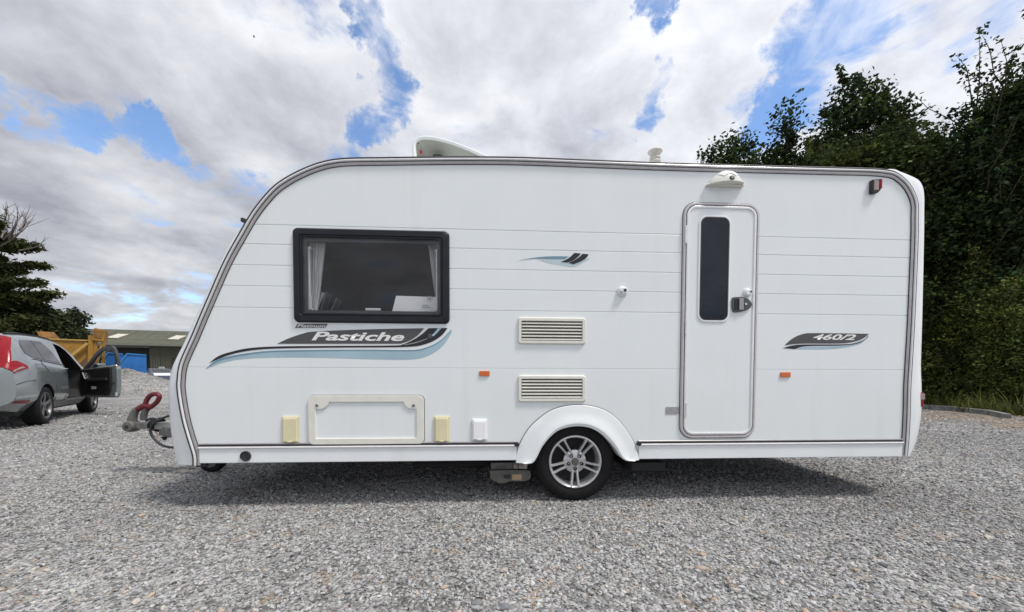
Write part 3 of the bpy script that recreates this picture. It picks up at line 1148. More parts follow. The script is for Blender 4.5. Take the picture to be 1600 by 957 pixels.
m = MB()
m.prism(dr(.034, .062), -.010, .001)
door = m.build('door', WHITE, van, 0, .004)
m = MB(); ring_frame(m, [(dr(0, .095), .0), (dr(.002, .094), -.010), (dr(.008, .09), -.016), (dr(.018, .08), -.016), (dr(.021, .078), -.010), (dr(.021, .078), .0)])
m.build('door_frame', mat('door_frame_alloy', (.56, .54, .55), .35, .35, var=.06, scale=20), door, 40)
m = MB(); ring_frame(m, [(dr(.0205, .078), -.001), (dr(.0205, .078), -.0085), (dr(.027, .072), -.0085), (dr(.027, .072), -.001)])
m.build('door_seal', SEAL, door, 40)
m = MB(); ring_frame(m, [(dr(.0265, .072), -.001), (dr(.0265, .072), -.015), (dr(.034, .064), -.018), (dr(.042, .058), -.016), (dr(.044, .056), -.0095), (dr(.044, .056), -.001)])
m.build('door_edge_bead', BEAD, door, 40)
m = MB(); ring_frame(m, [(dr(-.003, .097), .0), (dr(-.003, .097), -.003), (dr(.001, .094), -.003), (dr(.001, .094), .0)])
m.build('frame_seal', SEAL, door, 40)
q = wrect(1091.5, 340.5, 1137, 502)


def dw(d, r):
    return rrect(q[0] + d, q[1] - d, q[2] + d, q[3] - d, r, 8)


m = MB(); ring_frame(m, [(dw(-.012, .062), -.009), (dw(-.010, .060), -.016), (dw(-.002, .055), -.018), (dw(.002, .05), -.016), (dw(.004, .048), -.009)])
m.build('window_surround', GELWHITE, door, 40)
MB().prism(dw(.002, .05), -.0145, -.011).build('door_window', DOORGLASS, door, 0)
m = MB(); ring_frame(m, [(dw(.001, .05), -.012), (dw(.002, .05), -.0165), (dw(.010, .045), -.0165), (dw(.011, .044), -.012)])
m.build('window_seal', SEAL, door, 40)
# handle plate with its pull and key barrel
hp = [(1141.5, 468), (1144, 465.5), (1152, 465), (1160, 465.8), (1167, 469), (1171.5, 474.5), (1172, 478), (1169.5, 482), (1163, 486), (1152, 488.6), (1145, 488.8), (1142.5, 486.5), (1141, 478)]
hpoly = [tuple(p) for p in catmull([Vector(wall(*p)) for p in hp], 3, True)]
MB().prism(hpoly, -.024, -.009).build('door_handle', mat('handle_grey', (.07, .072, .075), .45), door, 0, .004)
q = wrect(1144, 468, 1151, 486); MB().prism(rrect(*q, .008), -.0255, -.0245).build('handle_recess', mat('recess_black', (.008, .008, .01), .6), door, 0)
q = wrect(1151.2, 467.8, 1158, 485.5); MB().prism(rrect(*q, .004), -.032, -.0245).build('handle_pull', mat('pull_grey', (.32, .32, .33), .4, .3), door, 0, .002)
c = wall(1161.8, 476.4); MB().lathe([(0, -.03), (.008, -.03), (.009, -.024)], 16, Matrix.Translation((c[0], 0, c[1]))).build('key_barrel', CHROME, door)
c = wall(1165.5, 458.3)
lk = MB().lathe([(0, -.034), (.018, -.034), (.026, -.028), (.031, -.018), (.032, -.009)], 28, Matrix.Translation((c[0], 0, c[1]))).build('deadlock', GELWHITE, door)
MB().box(c[0] + .010, c[0] + .022, -.0365, -.033, c[1] - .002, c[1] + .010).build('lock_slot', BLACK, door, 0)
for (ya, yb) in ((354.5, 382), (502, 523), (630, 650)):
    q = wrect(1070, ya, 1073.5, yb)
    MB().tube([(q[0], -.018, q[2]), (q[0], -.018, q[3])], .008, 8).build('hinge', BEAD, door)
q = wrect(1040, 636, 1060.5, 647.5)
MB().prism(rrect(*q, .003), -.004, .0).build('door_retainer', GREYPLATE, van, 0, .0015)

# ---- vents
for (x0, y0, x1, y1) in ((809, 496.5, 915, 538.5), (809, 586.5, 915, 628.5)):
    q = wrect(x0, y0, x1, y1)

    def vr(d, r):
        return rrect(q[0] + d, q[1] - d, q[2] + d, q[3] - d, r)
    m = MB(); ring_frame(m, [(vr(0, .022), .0), (vr(.002, .02), -.010), (vr(.008, .016), -.016), (vr(.026, .006), -.016), (vr(.028, .005), .004)])
    vt = m.build('fridge_vent', TRIMCREAM, van, 40)
    MB().prism(vr(.026, .005), -.0015, .004).build('vent_backing', mat('vent_dark', (.10, .10, .085), .8), vt, 0)
    nl = 6
    h = (q[3] - q[2] - .056) / nl
    for k in range(nl):
        zc = q[2] + .028 + h * (k + .42)
        pts = [(-.003, zc + h * .24), (-.014, zc - h * .10), (-.014, zc - h * .30), (-.003, zc - h * .30)]
        mm = MB().loft([[(xx, y_, z_) for y_, z_ in pts] for xx in (q[0] + .029, q[1] - .029)], True, True, True)
        mm.build('louvre', TRIMCREAM, vt, 0)

# ---- locker door
q = wrect(483, 618, 663, 694)


def lr(d, r):
    return rrect(q[0] + d, q[1] - d, q[2] + d, q[3] - d, r, 6)


lkr = MB().prism(lr(.006, .03), -.006, .001).build('locker_door', WHITE, van, 0)
nx0, nx1, nz0, nz1 = q[0] + .052, q[1] - .052, q[2] + .042, q[3] - .048
nr = .062
# the frame's inner outline steps round the two locks in the top corners
inn = [(nx1 - nr * 1.05 - .03, nz1), (nx0 + nr * 1.05 + .03, nz1)]
inn += [(nx0 + .032 + nr * math.cos(R(a)) * 1.0 - 0.0, nz1 + .012 + nr * math.sin(R(a))) for a in (-12, -30, -50, -70, -88)]
inn += [(nx0, nz1 - .05), (nx0, nz0), (nx1, nz0), (nx1, nz1 - .05)]
inn += [(nx1 - .032 - nr * math.cos(R(a)), nz1 + .012 + nr * math.sin(R(a))) for a in (-88, -70, -50, -30, -12)]
o = MB().prism(lr(0, .036), -.017, -.004).build('locker_frame', TRIMCREAM, lkr, 0)
cu = MB().prism(inn, -.1, .1).build('cut', TRIMCREAM, van, 0)
boolean(o, cu); drop(cu)
b = o.modifiers.new('bevel', 'BEVEL'); b.width = .004; b.segments = 2; b.limit_method = 'ANGLE'; b.angle_limit = R(50)
m = MB(); ring_frame(m, [(lr(-.003, .038), .0), (lr(-.003, .038), -.0035), (lr(.004, .033), -.0035), (lr(.004, .033), .0)])
m.build('locker_seal', SEAL, lkr, 0)
for px in (497, 647):
    c = wall(px, 633.5)
    MB().lathe([(0, -.022), (.010, -.022), (.013, -.017)], 18, Matrix.Translation((c[0], 0, c[1]))).build('locker_lock', GREYPLATE, lkr)
    MB().lathe([(0, -.0235), (.005, -.0235), (.005, -.021)], 10, Matrix.Translation((c[0], 0, c[1]))).build('lock_slot', BLACK, lkr)

# ---- covers, reflectors, fittings
for (x0, y0, x1, y1, mm, lab) in ((442, 650.5, 468, 691.5, YELLOWED, 'yellowed cover left of the locker'), (678.5, 650.5, 702.5, 690.5, YELLOWED, None), (737.5, 655, 761.5, 688, WHITEPLASTIC, 'clean white cover')):
    q = wrect(x0, y0, x1, y1)
    m = MB()
    m.prism(rrect(q[0], q[1], q[2], q[3], .006), -.012, .0)
    so = m.build('socket_cover', mm, van, 0, .003)
    if lab: so['label'] = lab
    m = MB()
    xs0, xs1 = q[0] + .007, q[1] - .007
    m.loft([[(xs0, -.012, z), (xs0 + .006, y, z), (xs1 - .006, y, z), (xs1, -.012, z)] for z, y in ((q[2] + .004, -.013), (q[2] + .010, -.024), (q[3] - .02, -.020), (q[3] - .004, -.014))], True, True, True)
    m.build('cover_flap', mm, so, 0, .002)
    xc = (q[0] + q[1]) / 2
    MB().lathe([(0, -.027), (.016, -.026), (.022, -.018)], 16, Matrix.Translation((xc, 0, q[2] + .008)) @ Matrix.Scale(.35, 4, (0, 0, 1))).build('flap_catch', mm, so)
for (x0, y0, x1, y1) in ((749, 580, 765, 588), (1218.8, 582, 1234.2, 590)):
    q = wrect(x0, y0, x1, y1)
    rf = MB().prism(rrect(*q, .006), -.010, 0).build('side_reflector', ORANGE, van, 0, .003)
c = wall(386, 712.5)
MB().lathe([(0, -.012), (.026, -.012), (.031, -.0135), (.034, -.018), (.036, -.014), (.036, .0)], 24, Matrix.Translation((c[0], -.008, c[1]))).build('drain_outlet', BLACK, van)
c = wall(972, 456)
fit = MB().lathe([(0, -.032), (.02, -.032), (.030, -.022), (.036, -.010), (.040, -.004), (.040, 0)], 28, Matrix.Translation((c[0], 0, c[1]))).build('wall_fitting', GELWHITE, van)
MB().lathe([(0, -.036), (.011, -.036), (.012, -.03)], 14, Matrix.Translation((c[0] + .012, 0, c[1] + .004))).build('fitting_hole', BLACK, fit)
MB().lathe([(0, -.036), (.008, -.036), (.009, -.03)], 14, Matrix.Translation((c[0] - .014, 0, c[1] - .010))).build('fitting_screw', GREYPLATE, fit)
# awning lamp over the door
lpx = [(1102.5, 291.5), (1106, 285), (1113, 277), (1121, 272), (1130, 269.8), (1140, 271.5), (1149, 277), (1156, 285), (1159.5, 291)]
base_pts = [Vector(wall(*p)) for p in lpx]
zb = sum(p.y for p in (base_pts[0], base_pts[-1])) / 2
xc = (base_pts[0].x + base_pts[-1].x) / 2
m = MB()
arc = catmull(base_pts, 4)
secs = []
for k, (s_, y_) in enumerate(((1, 0), (1, -.012), (.94, -.035), (.78, -.058), (.5, -.075), (.2, -.082), (.02, -.083))):
    secs.append([(xc + (p.x - xc) * s_, y_, zb + (p.y - zb) * (s_ ** .9)) for p in arc])
m.loft(secs, closed=True)
lamp = m.build('awning_lamp', LENS, van, 60)
secs = []
m = MB()
for (t0) in (0,):
    m.loft([[(p[0], p[1] - .002, p[2] + .001) for p in s_[8:25]] for s_ in secs or [[(xc + (p.x - xc) * a_, b_, zb + (p.y - zb) * (a_ ** .9)) for p in arc] for a_, b_ in ((.98, -.014), (.93, -.036), (.78, -.059), (.5, -.076))]], closed=False)
m.build('lamp_diffuser', WHITEPLASTIC, lamp, 60)
m = MB().prism([(base_pts[0].x - .002, zb - .008), (base_pts[-1].x + .002, zb - .008), (base_pts[-1].x + .002, zb + .002), (base_pts[0].x - .002, zb + .002)], -.03, .0)
m.build('lamp_base', TRIMCREAM, lamp, 0, .003)
c = wall(1133, 287)
MB().lathe([(.0, -.088), (.013, -.088), (.019, -.084), (.019, -.05)], 18, Matrix.Translation((c[0], 0, c[1])) @ Matrix.Scale(.8, 4, (0, 0, 1))).build('lamp_sensor', BLACK, lamp)
MB().lathe([(.0, -.0895), (.009, -.0895), (.012, -.087)], 16, Matrix.Translation((c[0], 0, c[1])) @ Matrix.Scale(.8, 4, (0, 0, 1))).build('sensor_eye', GREYPLATE, lamp)
# marker lamp, high at the back
q = wrect(1357.5, 282.5, 1370.5, 304.5)
mk = MB().prism([(q[0], q[2] + .004), (q[0] + .006, q[2]), (q[1] - .02, q[2] + .002), (q[1], q[2] + .022), (q[1], q[3]), (q[0], q[3] - .006)], -.03, 0).build('marker_lamp', BLACK, van, 0, .004)
MB().box(q[1] - .016, q[1] + .003, -.038, -.004, q[2] + .03, q[3] - .004).build('marker_lens', REDLENS, mk, 0, .004)
MB().box(q[0] + .008, q[1] - .018, -.034, -.028, q[2] + .018, q[3] - .014).build('marker_lens', CLEARLENS, mk, 0, .003)
c = wall(383, 347, .02)
fm = MB().bar((c[0] + .02, .03, c[1] - .004), (c[0] - .020, .03, c[1] + .014), .05, .03)
fm.bar((c[0] - .012, .03, c[1] + .010), (c[0] - .030, .03, c[1] + .024), .03, .008)
fm.build('front_marker_lamp', BLACK, van, 0, .004)
q = wrect(1432, 613, 1441, 636, .06)
tl = MB().box(q[0], q[1] + .006, .05, .30, q[2], q[3]).build('tail_lamp', REDLENS, van, 0, .01)
MB().box(q[0] + .01, q[1] + .008, .045, .12, q[2] + .055, q[3] - .012).build('tail_lens', CLEARLENS, tl, 0, .006)

# ---- graphics


def decal(name, pts, material, y, parent=None, sub=5, corners=None):
    """thin film cut to a measured outline. pts: list of runs; each run is smoothed, corners fall between runs"""
    poly = []
    for run in pts:
        w = [Vector(wall(*p)) for p in run]
        c_ = catmull(w, sub) if len(w) > 2 else w
        poly += [(p.x, p.y) for p in c_]
    out = []
    for p in poly:
        if not out or (abs(p[0] - out[-1][0]) + abs(p[1] - out[-1][1])) > 1e-4:
            out.append(p)
    if abs(out[0][0] - out[-1][0]) + abs(out[0][1] - out[-1][1]) < 1e-4:
        out.pop()
    return MB().prism(out, y, y + .0006).build(name, material, parent or van, 0)


D1, D2, D3, D4 = -.0010, -.0020, -.0030, -.0040
blue = decal('swoosh_decal', [[(321.7, 577), (335.3, 565), (359.8, 556.7), (408.7, 549.4), (463, 547.4), (571.7, 546.6), (636.9, 547.2), (661.3, 544.6), (685.8, 533.8), (705.5, 515)],
                              [(705.5, 521), (691.5, 541), (669.5, 556), (639.6, 562.2), (571.7, 561.4), (490, 559), (408.7, 559.5), (368, 562.8), (340.7, 569.6), (321.7, 577)]], DBLUE, D1)
decal('swoosh_edge', [[(321.7, 577), (335.3, 565), (359.8, 556.7), (408.7, 549.4), (463, 547.4), (571.7, 546.6), (636.9, 547.2), (661.3, 544.6), (685.8, 533.8), (705.5, 515)],
                      [(704.8, 517), (686, 535.6), (661.5, 546.4), (636.9, 549), (571.7, 548.4), (463, 549.4), (408.7, 551.8), (359.8, 559.6), (336.5, 567.5), (321.7, 577)]], DBLUE2, D2, blue)
decal('swoosh_decal', [[(327, 567.7), (340.7, 557.3), (359.8, 550.5), (389.6, 544.3), (435.8, 541.6), (517.3, 540.8), (612.4, 540.2), (630, 538.3), (647.7, 530.2), (661.3, 520.7), (669.5, 513.3)],
                       [(699.4, 512.8), (691.2, 523.4), (677.6, 532.9), (661.3, 539), (645, 541.8), (612.4, 543), (517.3, 543.6), (435.8, 544.9), (395, 547.6), (362.5, 553.8), (340.7, 561.8), (327, 567.7)]], DBLACK, D2)
decal('swoosh_stripe', [[(684.5, 513.1), (690, 513.1)], [(690, 513.1), (684, 519.5), (677.5, 526)], [(674.5, 524.5), (680, 518.8), (684.5, 513.1)]], DBLUE, D3)
decal('swoosh_stripe', [[(632, 539), (650, 535), (668, 529)], [(668, 530), (650, 536.3), (632, 539.8)]], GREYPLATE, D3)
decal('emblem', [[(669, 522), (675, 522), (675, 528.5), (669, 528.5)]][0:1] and [[(669, 522), (675, 522)], [(675, 528.5), (669, 528.5)]], DGREY, D4)
ban = decal('name_banner', [[(433, 537.5), (452, 528.8), (473.9, 521.5), (490, 518.5), (544.5, 516), (600, 514.4), (662.7, 513.3)], [(662.7, 513.3), (653, 524.2), (640, 532.6), (626, 537.5)]], DGREY, D2)
a, b = wall(487, 531.8), wall(632, 532.6)
t = wall(500, 518.6)
text_mesh('Pastiche', 'lettering', TEXTW, ban, a[0], b[0], (a[1] + b[1]) / 2, t[1] + .0, D3, .30, .027)
pl = decal('trim_plate', [[(461, 512.8), (465.2, 506.3)], [(512.2, 506.3), (508.5, 512.8)]], DGREY, D2)
a, b = wall(464.5, 511.8), wall(509, 511.8)
text_mesh('Platinum', 'lettering', TEXTW, pl, a[0], b[0], a[1], wall(480, 507.2)[1], D3, .30, .012)
decal('swoosh_decal', [[(1243, 546), (1255, 543), (1300, 541.6), (1330, 539.3), (1350, 532.3), (1356.5, 526)], [(1356.5, 526), (1345, 537), (1325, 542.6), (1300, 545.6), (1270, 546.4), (1243, 546)]], DBLUE, D1)
decal('swoosh_decal', [[(1223, 544.5), (1235, 540.8), (1255, 538.8), (1315, 538.5), (1335, 536.5), (1350, 531), (1357, 524)], [(1357, 524), (1354, 529), (1340, 536.9), (1315, 540.2), (1270, 540.9), (1252, 542.4), (1242, 545.8)]], DBLACK, D2)
nb = decal('number_banner', [[(1225.5, 540), (1235, 531.5), (1245, 525.5), (1255, 522.2), (1266, 520.9), (1310, 521.2), (1357.5, 522)], [(1357.5, 522), (1350, 528), (1340, 532.8), (1323, 536.2), (1300, 537.2), (1260, 537.2), (1240, 538)]], DGREY, D2)
a, b = wall(1269.5, 530.9), wall(1337, 531.4)
text_mesh('460/2', 'lettering', TEXTW, nb, a[0], b[0], (a[1] + b[1]) / 2, wall(1290, 522.4)[1], D3, .30, .027)
decal('swoosh_decal', [[(808.4, 407.6), (825, 404.5), (839.9, 402.3), (858.2, 401), (875, 400.8), (888.9, 401.2)], [(882.7, 405.2), (860, 405), (839.9, 404.4), (825, 405.4), (808.4, 407.6)]], DBLUE2, D2)
decal('swoosh_decal', [[(838, 404.6), (860, 405.2), (882, 405.4), (905, 404.8), (922, 404.3)], [(922, 404.3), (910.7, 411), (896.7, 417.2), (877.5, 415), (856.5, 411.5), (838, 404.6)]], mat('decal_mist_blue', (.50, .60, .65), .35), D1)
decal('emblem_bar', [[(876.2, 409.7), (884.5, 406.2), (892.4, 400.6), (897.2, 395.7)], [(907.7, 396.6), (902, 402.7), (894.1, 408), (885.8, 410.6)]], DBLACK, D3)
decal('emblem_bar', [[(888, 411), (896.7, 407.6), (904.6, 402.3), (910.3, 397)], [(919.9, 397.9), (915.1, 404), (906.4, 409.3), (895.9, 413.4)]], DBLACK, D3)

# ---- roof furniture
hy0, hy1 = .38, 1.05
prof_px = [(649.5, 262), (647.5, 240), (647, 228), (650, 220.5), (658, 216), (670, 215.6), (686, 218), (706, 223.5), (728, 231.5), (750, 241), (790, 258), (832, 276)]
prof = catmull([Vector(wall(*p, hy0)) for p in prof_px], 4)
m = MB()
inner = inset(prof, .016)
rr = []
for (y_, s_) in ((hy0, 0), (hy0 + .02, .012), (hy0 + .1, .035), ((hy0 + hy1) / 2, .05), (hy1 - .1, .035), (hy1 - .02, .012), (hy1, 0)):
    rr.append([(p.x, y_, p.y + s_) for p in prof] + [(p.x, y_ if hy0 < y_ < hy1 else y_, p.y + s_) for p in inner[::-1]])
m.loft(rr, True, True, True)
hatch = m.build('roof_hatch', HATCH, van, 50)
lipm = MB(); lipm.tube([(p.x, hy0 - .006, p.y - .004) for p in prof], .014, 8); lipm.build('hatch_rim', GELWHITE, hatch)
# far edge skirt closes the lid
back = inset(prof, .085)
MB().loft([[(p.x, hy1 - .012, p.y) for p in inner], [(p.x, hy1 - .012, p.y) for p in back]], closed=False).build('hatch_skirt', HATCH, hatch, 50)
hx = wall(683, 246, hy0 + .15)
MB().lathe([(0, 0), (.05, 0), (.055, .02), (.05, .06), (0, .07)], 20, Matrix.Translation((hx[0], .6, hx[1] - .02)) @ Matrix.Rotation(R(90), 4, 'X')).build('hatch_catch', GREYMET, hatch)
for (px, py, w_, h_) in ((653, 224.5, .016, .008), (650.7, 234.4, .010, .010), (657.5, 238, .022, .028), (652.5, 243.5, .01, .01)):
    c = wall(px, py, hy0 + .03)
    MB().box(c[0] - w_ / 2, c[0] + w_ / 2, hy0 + .028, hy0 + .03, c[1] - h_ / 2, c[1] + h_ / 2).build('warning_sticker', mat('sticker_red', (.42, .05, .05), .5), hatch, 0)
# roof frame under the lid
rz = wall(750, 246.4)[1]
zr_ = rz + .005
MB().box(prof[0].x - .02, prof[-1].x + .04, hy0 - .02, hy1 + .02, zr_ - .03, zr_ + .04).build('hatch_frame', GELWHITE, van, 0, .01)
# flue cap
c = wall(1023.5, 236, .22)
sc_ = .22
cb = Matrix.Translation((c[0], .22, 0)) @ Matrix.Rotation(R(90), 4, 'X')
zc = c[1]
m = MB()
m.lathe([(0, -zc + .002), (.030, -zc + .0), (.053, -zc - .008 + .012), (.056, -zc + .010), (.050, -zc + .016), (.036, -zc + .034), (.034, -zc + .05), (.04, -zc + .054), (.042, -zc + .062), (.036, -zc + .07), (.036, -zc + .076), (.042, -zc + .08), (.044, -zc + .088), (.034, -zc + .094), (.034, -zc + .16), (0, -zc + .16)], 28, Matrix.Translation((c[0], .22, 0)) @ Matrix.Rotation(R(-90), 4, 'X') @ Matrix.Scale(1, 4, (0, 1, 0)))
m.v = [(x, y, -z) if False else (x, y, z) for x, y, z in m.v]
fc = m.build('flue_cap', mat('flue_plastic', (.52, .50, .44), .5, var=.06), van, 40)
zs_ = [v.co.z for v in fc.data.vertices]
if max(zs_) < 0:
    for v in fc.data.vertices:
        v.co.z = -v.co.z
    bm = bmesh.new(); bm.from_mesh(fc.data); bmesh.ops.recalc_face_normals(bm, faces=bm.faces); bm.to_mesh(fc.data); bm.free()

# ---- hitch
HY = WID / 2


def hp3(px, py, y=HY):
    a_ = wall(px, py, y)
    return Vector((a_[0], y, a_[1]))


bar0, bar1 = hp3(228, 665), hp3(300, 672)
m = MB()
m.box(hp3(216, 660).x, hp3(245, 660).x, HY - .03, HY + .03, hp3(220, 670).z, hp3(220, 660).z)
m.box(hp3(244, 660).x, xf + .3, HY - .045, HY + .045, hp3(250, 672).z, hp3(250, 660).z)
drawbar = m.build('drawbar', GALV, van, 0, .008)
for sgn in (-1, 1):
    MB().bar((hp3(258, 668).x, HY + .04 * sgn, hp3(258, 672).z), (xf + .4, HY + .5 * sgn, fz0 - .04), .05, .09).build('drawbar_arm', GALV, van, 0, .005)
c = hp3(206.5, 666)
m = MB().lathe([(0, -.06), (.045, -.055), (.056, -.03), (.058, 0), (.056, .03), (.045, .055), (0, .06)], 24, Matrix.Translation((c.x, HY, c.z)))
m.tube([hp3(206.5, 662), hp3(207, 653), hp3(210, 645), hp3(214.5, 639)], [.042, .036, .032, .028], 12)
head = m.build('coupling_head', GREYMET, van, 45)
MB().lathe([(0, -.064), (.016, -.064), (.017, -.05)], 16, Matrix.Translation((c.x + .0, HY, c.z))).build('pivot_bolt', BLACK, head)
m = MB()
m.tube([hp3(225, 657), hp3(224.5, 650), hp3(227, 643), hp3(230.5, 638.5)], [.026, .028, .026, .022], 10)
m.build('stabiliser_lever', mat('lever_dark', (.10, .095, .095), .6, .2), van, 45)
m = MB()
m.tube([hp3(214, 641), hp3(219, 637.5), hp3(226, 634), hp3(233, 635.5), hp3(230, 640)], [.026, .028, .030, .028, .024], 10)
loop = catmull([hp3(*p) for p in ((227, 634), (229, 626), (234, 619), (241, 616), (247, 617), (249, 621), (245.5, 628), (239, 634), (233.5, 637.5))], 4)
m.tube(loop, .021, 10)
m.build('hitch_handle', REDPAINT, van, 45)
# bellows
x0_, x1_ = hp3(236, 665).x, hp3(252, 665).x
pr = []
for k in range(9):
    t_ = k / 8
    pr.append(((.048 + .022 * t_) * (1.08 if k % 2 else .90), x0_ + (x1_ - x0_) * t_))
zc_ = hp3(244, 664).z
MB().lathe(pr, 18, Matrix.Translation((0, HY, zc_)) @ Matrix.Rotation(R(-90), 4, 'Z')).build('drawbar_bellows', RUBBER, van, 30)
q0, q1 = hp3(250, 659), hp3(300, 683)
m = MB().prism([(q0.x, hp3(0, 665).z), (hp3(256, 659).x, q0.z + .0), (q1.x, q0.z), (q1.x, hp3(0, 671).z), (q0.x, hp3(0, 671).z)], HY - .075, HY + .075)
cover = m.build('hitch_cover', mat('hitch_cover_grey', (.27, .28, .27), .55, var=.12, scale=12), van, 0, .01)
MB().box(hp3(250.5, 0).x, q1.x, HY - .07, HY + .07, hp3(0, 684).z, hp3(0, 672).z).build('lower_cover', mat('cover_dark_grey', (.15, .155, .15), .6, var=.15, scale=12), cover, 0, .01)
MB().tube([hp3(257, 682), hp3(257.5, 688)], [.03, .012], 10).build('drain_stub', BLACK, cover)
for pts, r_ in (([(266, 650), (258, 652), (250, 656), (243, 660), (237.5, 665), (235, 672), (237, 680), (242, 687), (250, 694), (259, 698), (275, 700)], .011),
                ([(228, 658), (233, 655), (241, 654.5), (248, 657)], .011)):
    MB().tube(catmull([hp3(px, py, HY - .09) for px, py in pts], 5), r_, 8).build('electric_cable', BLACK, van, 60)
for pts in ([(230, 671), (234, 675), (240, 681), (247, 683)], [(238, 670), (243, 675), (248, 681)]):
    MB().tube(catmull([hp3(px, py, HY - .06) for px, py in pts], 4), .004, 6).build('breakaway_cable', mat('red_cable', (.25, .10, .10), .5), van, 60)
# jockey wheel
c = hp3(333, 719)
jr = c.z
jw = MB().lathe([(jr * .5, -.045), (jr * .8, -.05), (jr * .95, -.04), (jr, -.02), (jr, .02), (jr * .95, .04), (jr * .8, .05), (jr * .5, .045), (jr * .5, -.045)], 28, Matrix.Translation(c)).build('jockey_wheel', RUBBER, van, 40)
MB().lathe([(0, -.035), (jr * .42, -.035), (jr * .5, -.048), (jr * .56, -.047), (jr * .56, .0)], 24, Matrix.Translation(c)).build('jockey_rim', GREYMET, jw)
MB().tube([(c.x - .05, HY, fz0 + .1), (c.x, HY, c.z + .02)], .024, 10).build('jockey_post', GALV, jw)
m = MB().box(hp3(297, 0).x, hp3(313, 0).x, HY - .06, HY + .06, hp3(0, 731).z, hp3(0, 726).z)
m.build('step_plate', BLACK, van, 0)

# ================================================================== things inside the window


def vanpt(x, y, z):
    return VM @ Vector((x, y, z))


def curtain(px0t, px1t, px0b, px1b, label, flip):
    a0, a1 = wall(px0t, 376, .09), wall(px1t, 376, .09)
    b0, b1 = wall(px0b, 492, .09), wall(px1b, 492, .09)
    m_ = MB()
    rows = []
    nseg = 36
    for r in range(13):
        t_ = r / 12
        k_ = t_ ** 1.1
        xl, xr_ = a0[0] + (b0[0] - a0[0]) * k_, a1[0] + (b1[0] - a1[0]) * k_
        z_ = a0[1] + (b0[1] - a0[1]) * t_
        rows.append([(xl + (xr_ - xl) * i / nseg, .10 + .016 * math.sin(i * 1.15 + .5 * math.sin(r * .6)), z_) for i in range(nseg + 1)])
    xm, zm = (a0[0] + a1[0]) / 2, b0[1]
    rows = [[(x - xm, y, z - zm) for x, y, z in rw] for rw in rows]
    m_.loft(rows, closed=False)
    o = m_.build('curtain', CURTAIN, None, 80)
    o.location = vanpt(xm, 0, zm)
    o.rotation_euler = (0, 0, YAW)
    tag(o, label, 'curtain', 'curtains inside the caravan window')


curtain(476, 509, 484, 494, 'grey white pleated curtain hanging at the left end of the caravan window', False)
curtain(668, 692, 684, 692, 'grey white pleated curtain hanging beside the white notice in the window', True)
# notice
pts = [(619, 462.5), (683, 464.5), (684, 489), (612, 490)]
w4 = [wall(*p, .075) for p in pts]
bx, bz = w4[3]
no = empty('paper_notice', vanpt(bx, .075, bz), YAW)
tag(no, 'white paper notice with a round grey emblem leaning in the window corner', 'notice')
MB().prism([(x - bx, z - bz) for x, z in w4], -.001, .001).build('sheet', PAPER, no, 0)
c = wall(671.5, 467, .074)
m = MB()
m.loft([[(c[0] - bx + r_ * math.cos(2 * math.pi * k / 20), -.002, c[1] - bz + r_ * math.sin(2 * math.pi * k / 20)) for k in range(20)] for r_ in (.021, .017)], True)
m.loft([[(c[0] - bx + r_ * math.cos(2 * math.pi * k / 12), -.002, c[1] - bz + r_ * math.sin(2 * math.pi * k / 12)) for k in range(12)] for r_ in (.010, .001)], True)
m.build('emblem', mat('print_grey', (.35, .35, .36), .7), no, 0)
m = MB()
for (x0, y0, x1, y1) in ((660, 477, 669, 478.4), (659, 480, 673, 481.2)):
    q = wrect(x0, y0, x1, y1, .074)
    m.box(q[0] - bx, q[1] - bx, -.0022, -.0016, q[2] - bz, q[3] - bz)
m.build('print_line', MATS['print_grey'], no, 0)
# leaflets leaning at the other corner
c = wall(493, 490, .12)
le = empty('leaflet_bundle', vanpt(c[0], .14, c[1]), YAW)
tag(le, 'dark leaflets and one white leaf leaning in the left window corner', 'leaflets')
for k in range(4):
    lean = .30 + .07 * k
    M_ = Matrix.Translation((.02 + .035 * k, .0, 0)) @ Matrix.Rotation(lean, 4, 'Y')
    MB().box(-.003, .003, 0, .16, 0, .17 - .02 * k, 0, M_).build('leaflet', BLACK if k % 2 else mat('leaflet_grey', (.16, .17, .17), .5), le, 0)
M_ = Matrix.Translation((-.005, .02, .06)) @ Matrix.Rotation(.42, 4, 'Y')
MB().box(-.012, .012, 0, .01, 0, .11, 0, M_).build('leaflet', PAPER, le, 0)

# ================================================================== CAR
ru = Vector((-8.72, 7.16, 0))
hd = Vector((-.573, .82, 0)).normalized()
rt = Vector((hd.y, -hd.x, 0))
CARW = .945
axle_c = ru - rt * (CARW - .03)
car = empty('parked_car', axle_c, math.atan2(hd.y, hd.x))
tag(car, 'silver grey estate car with its front door standing open', 'car')
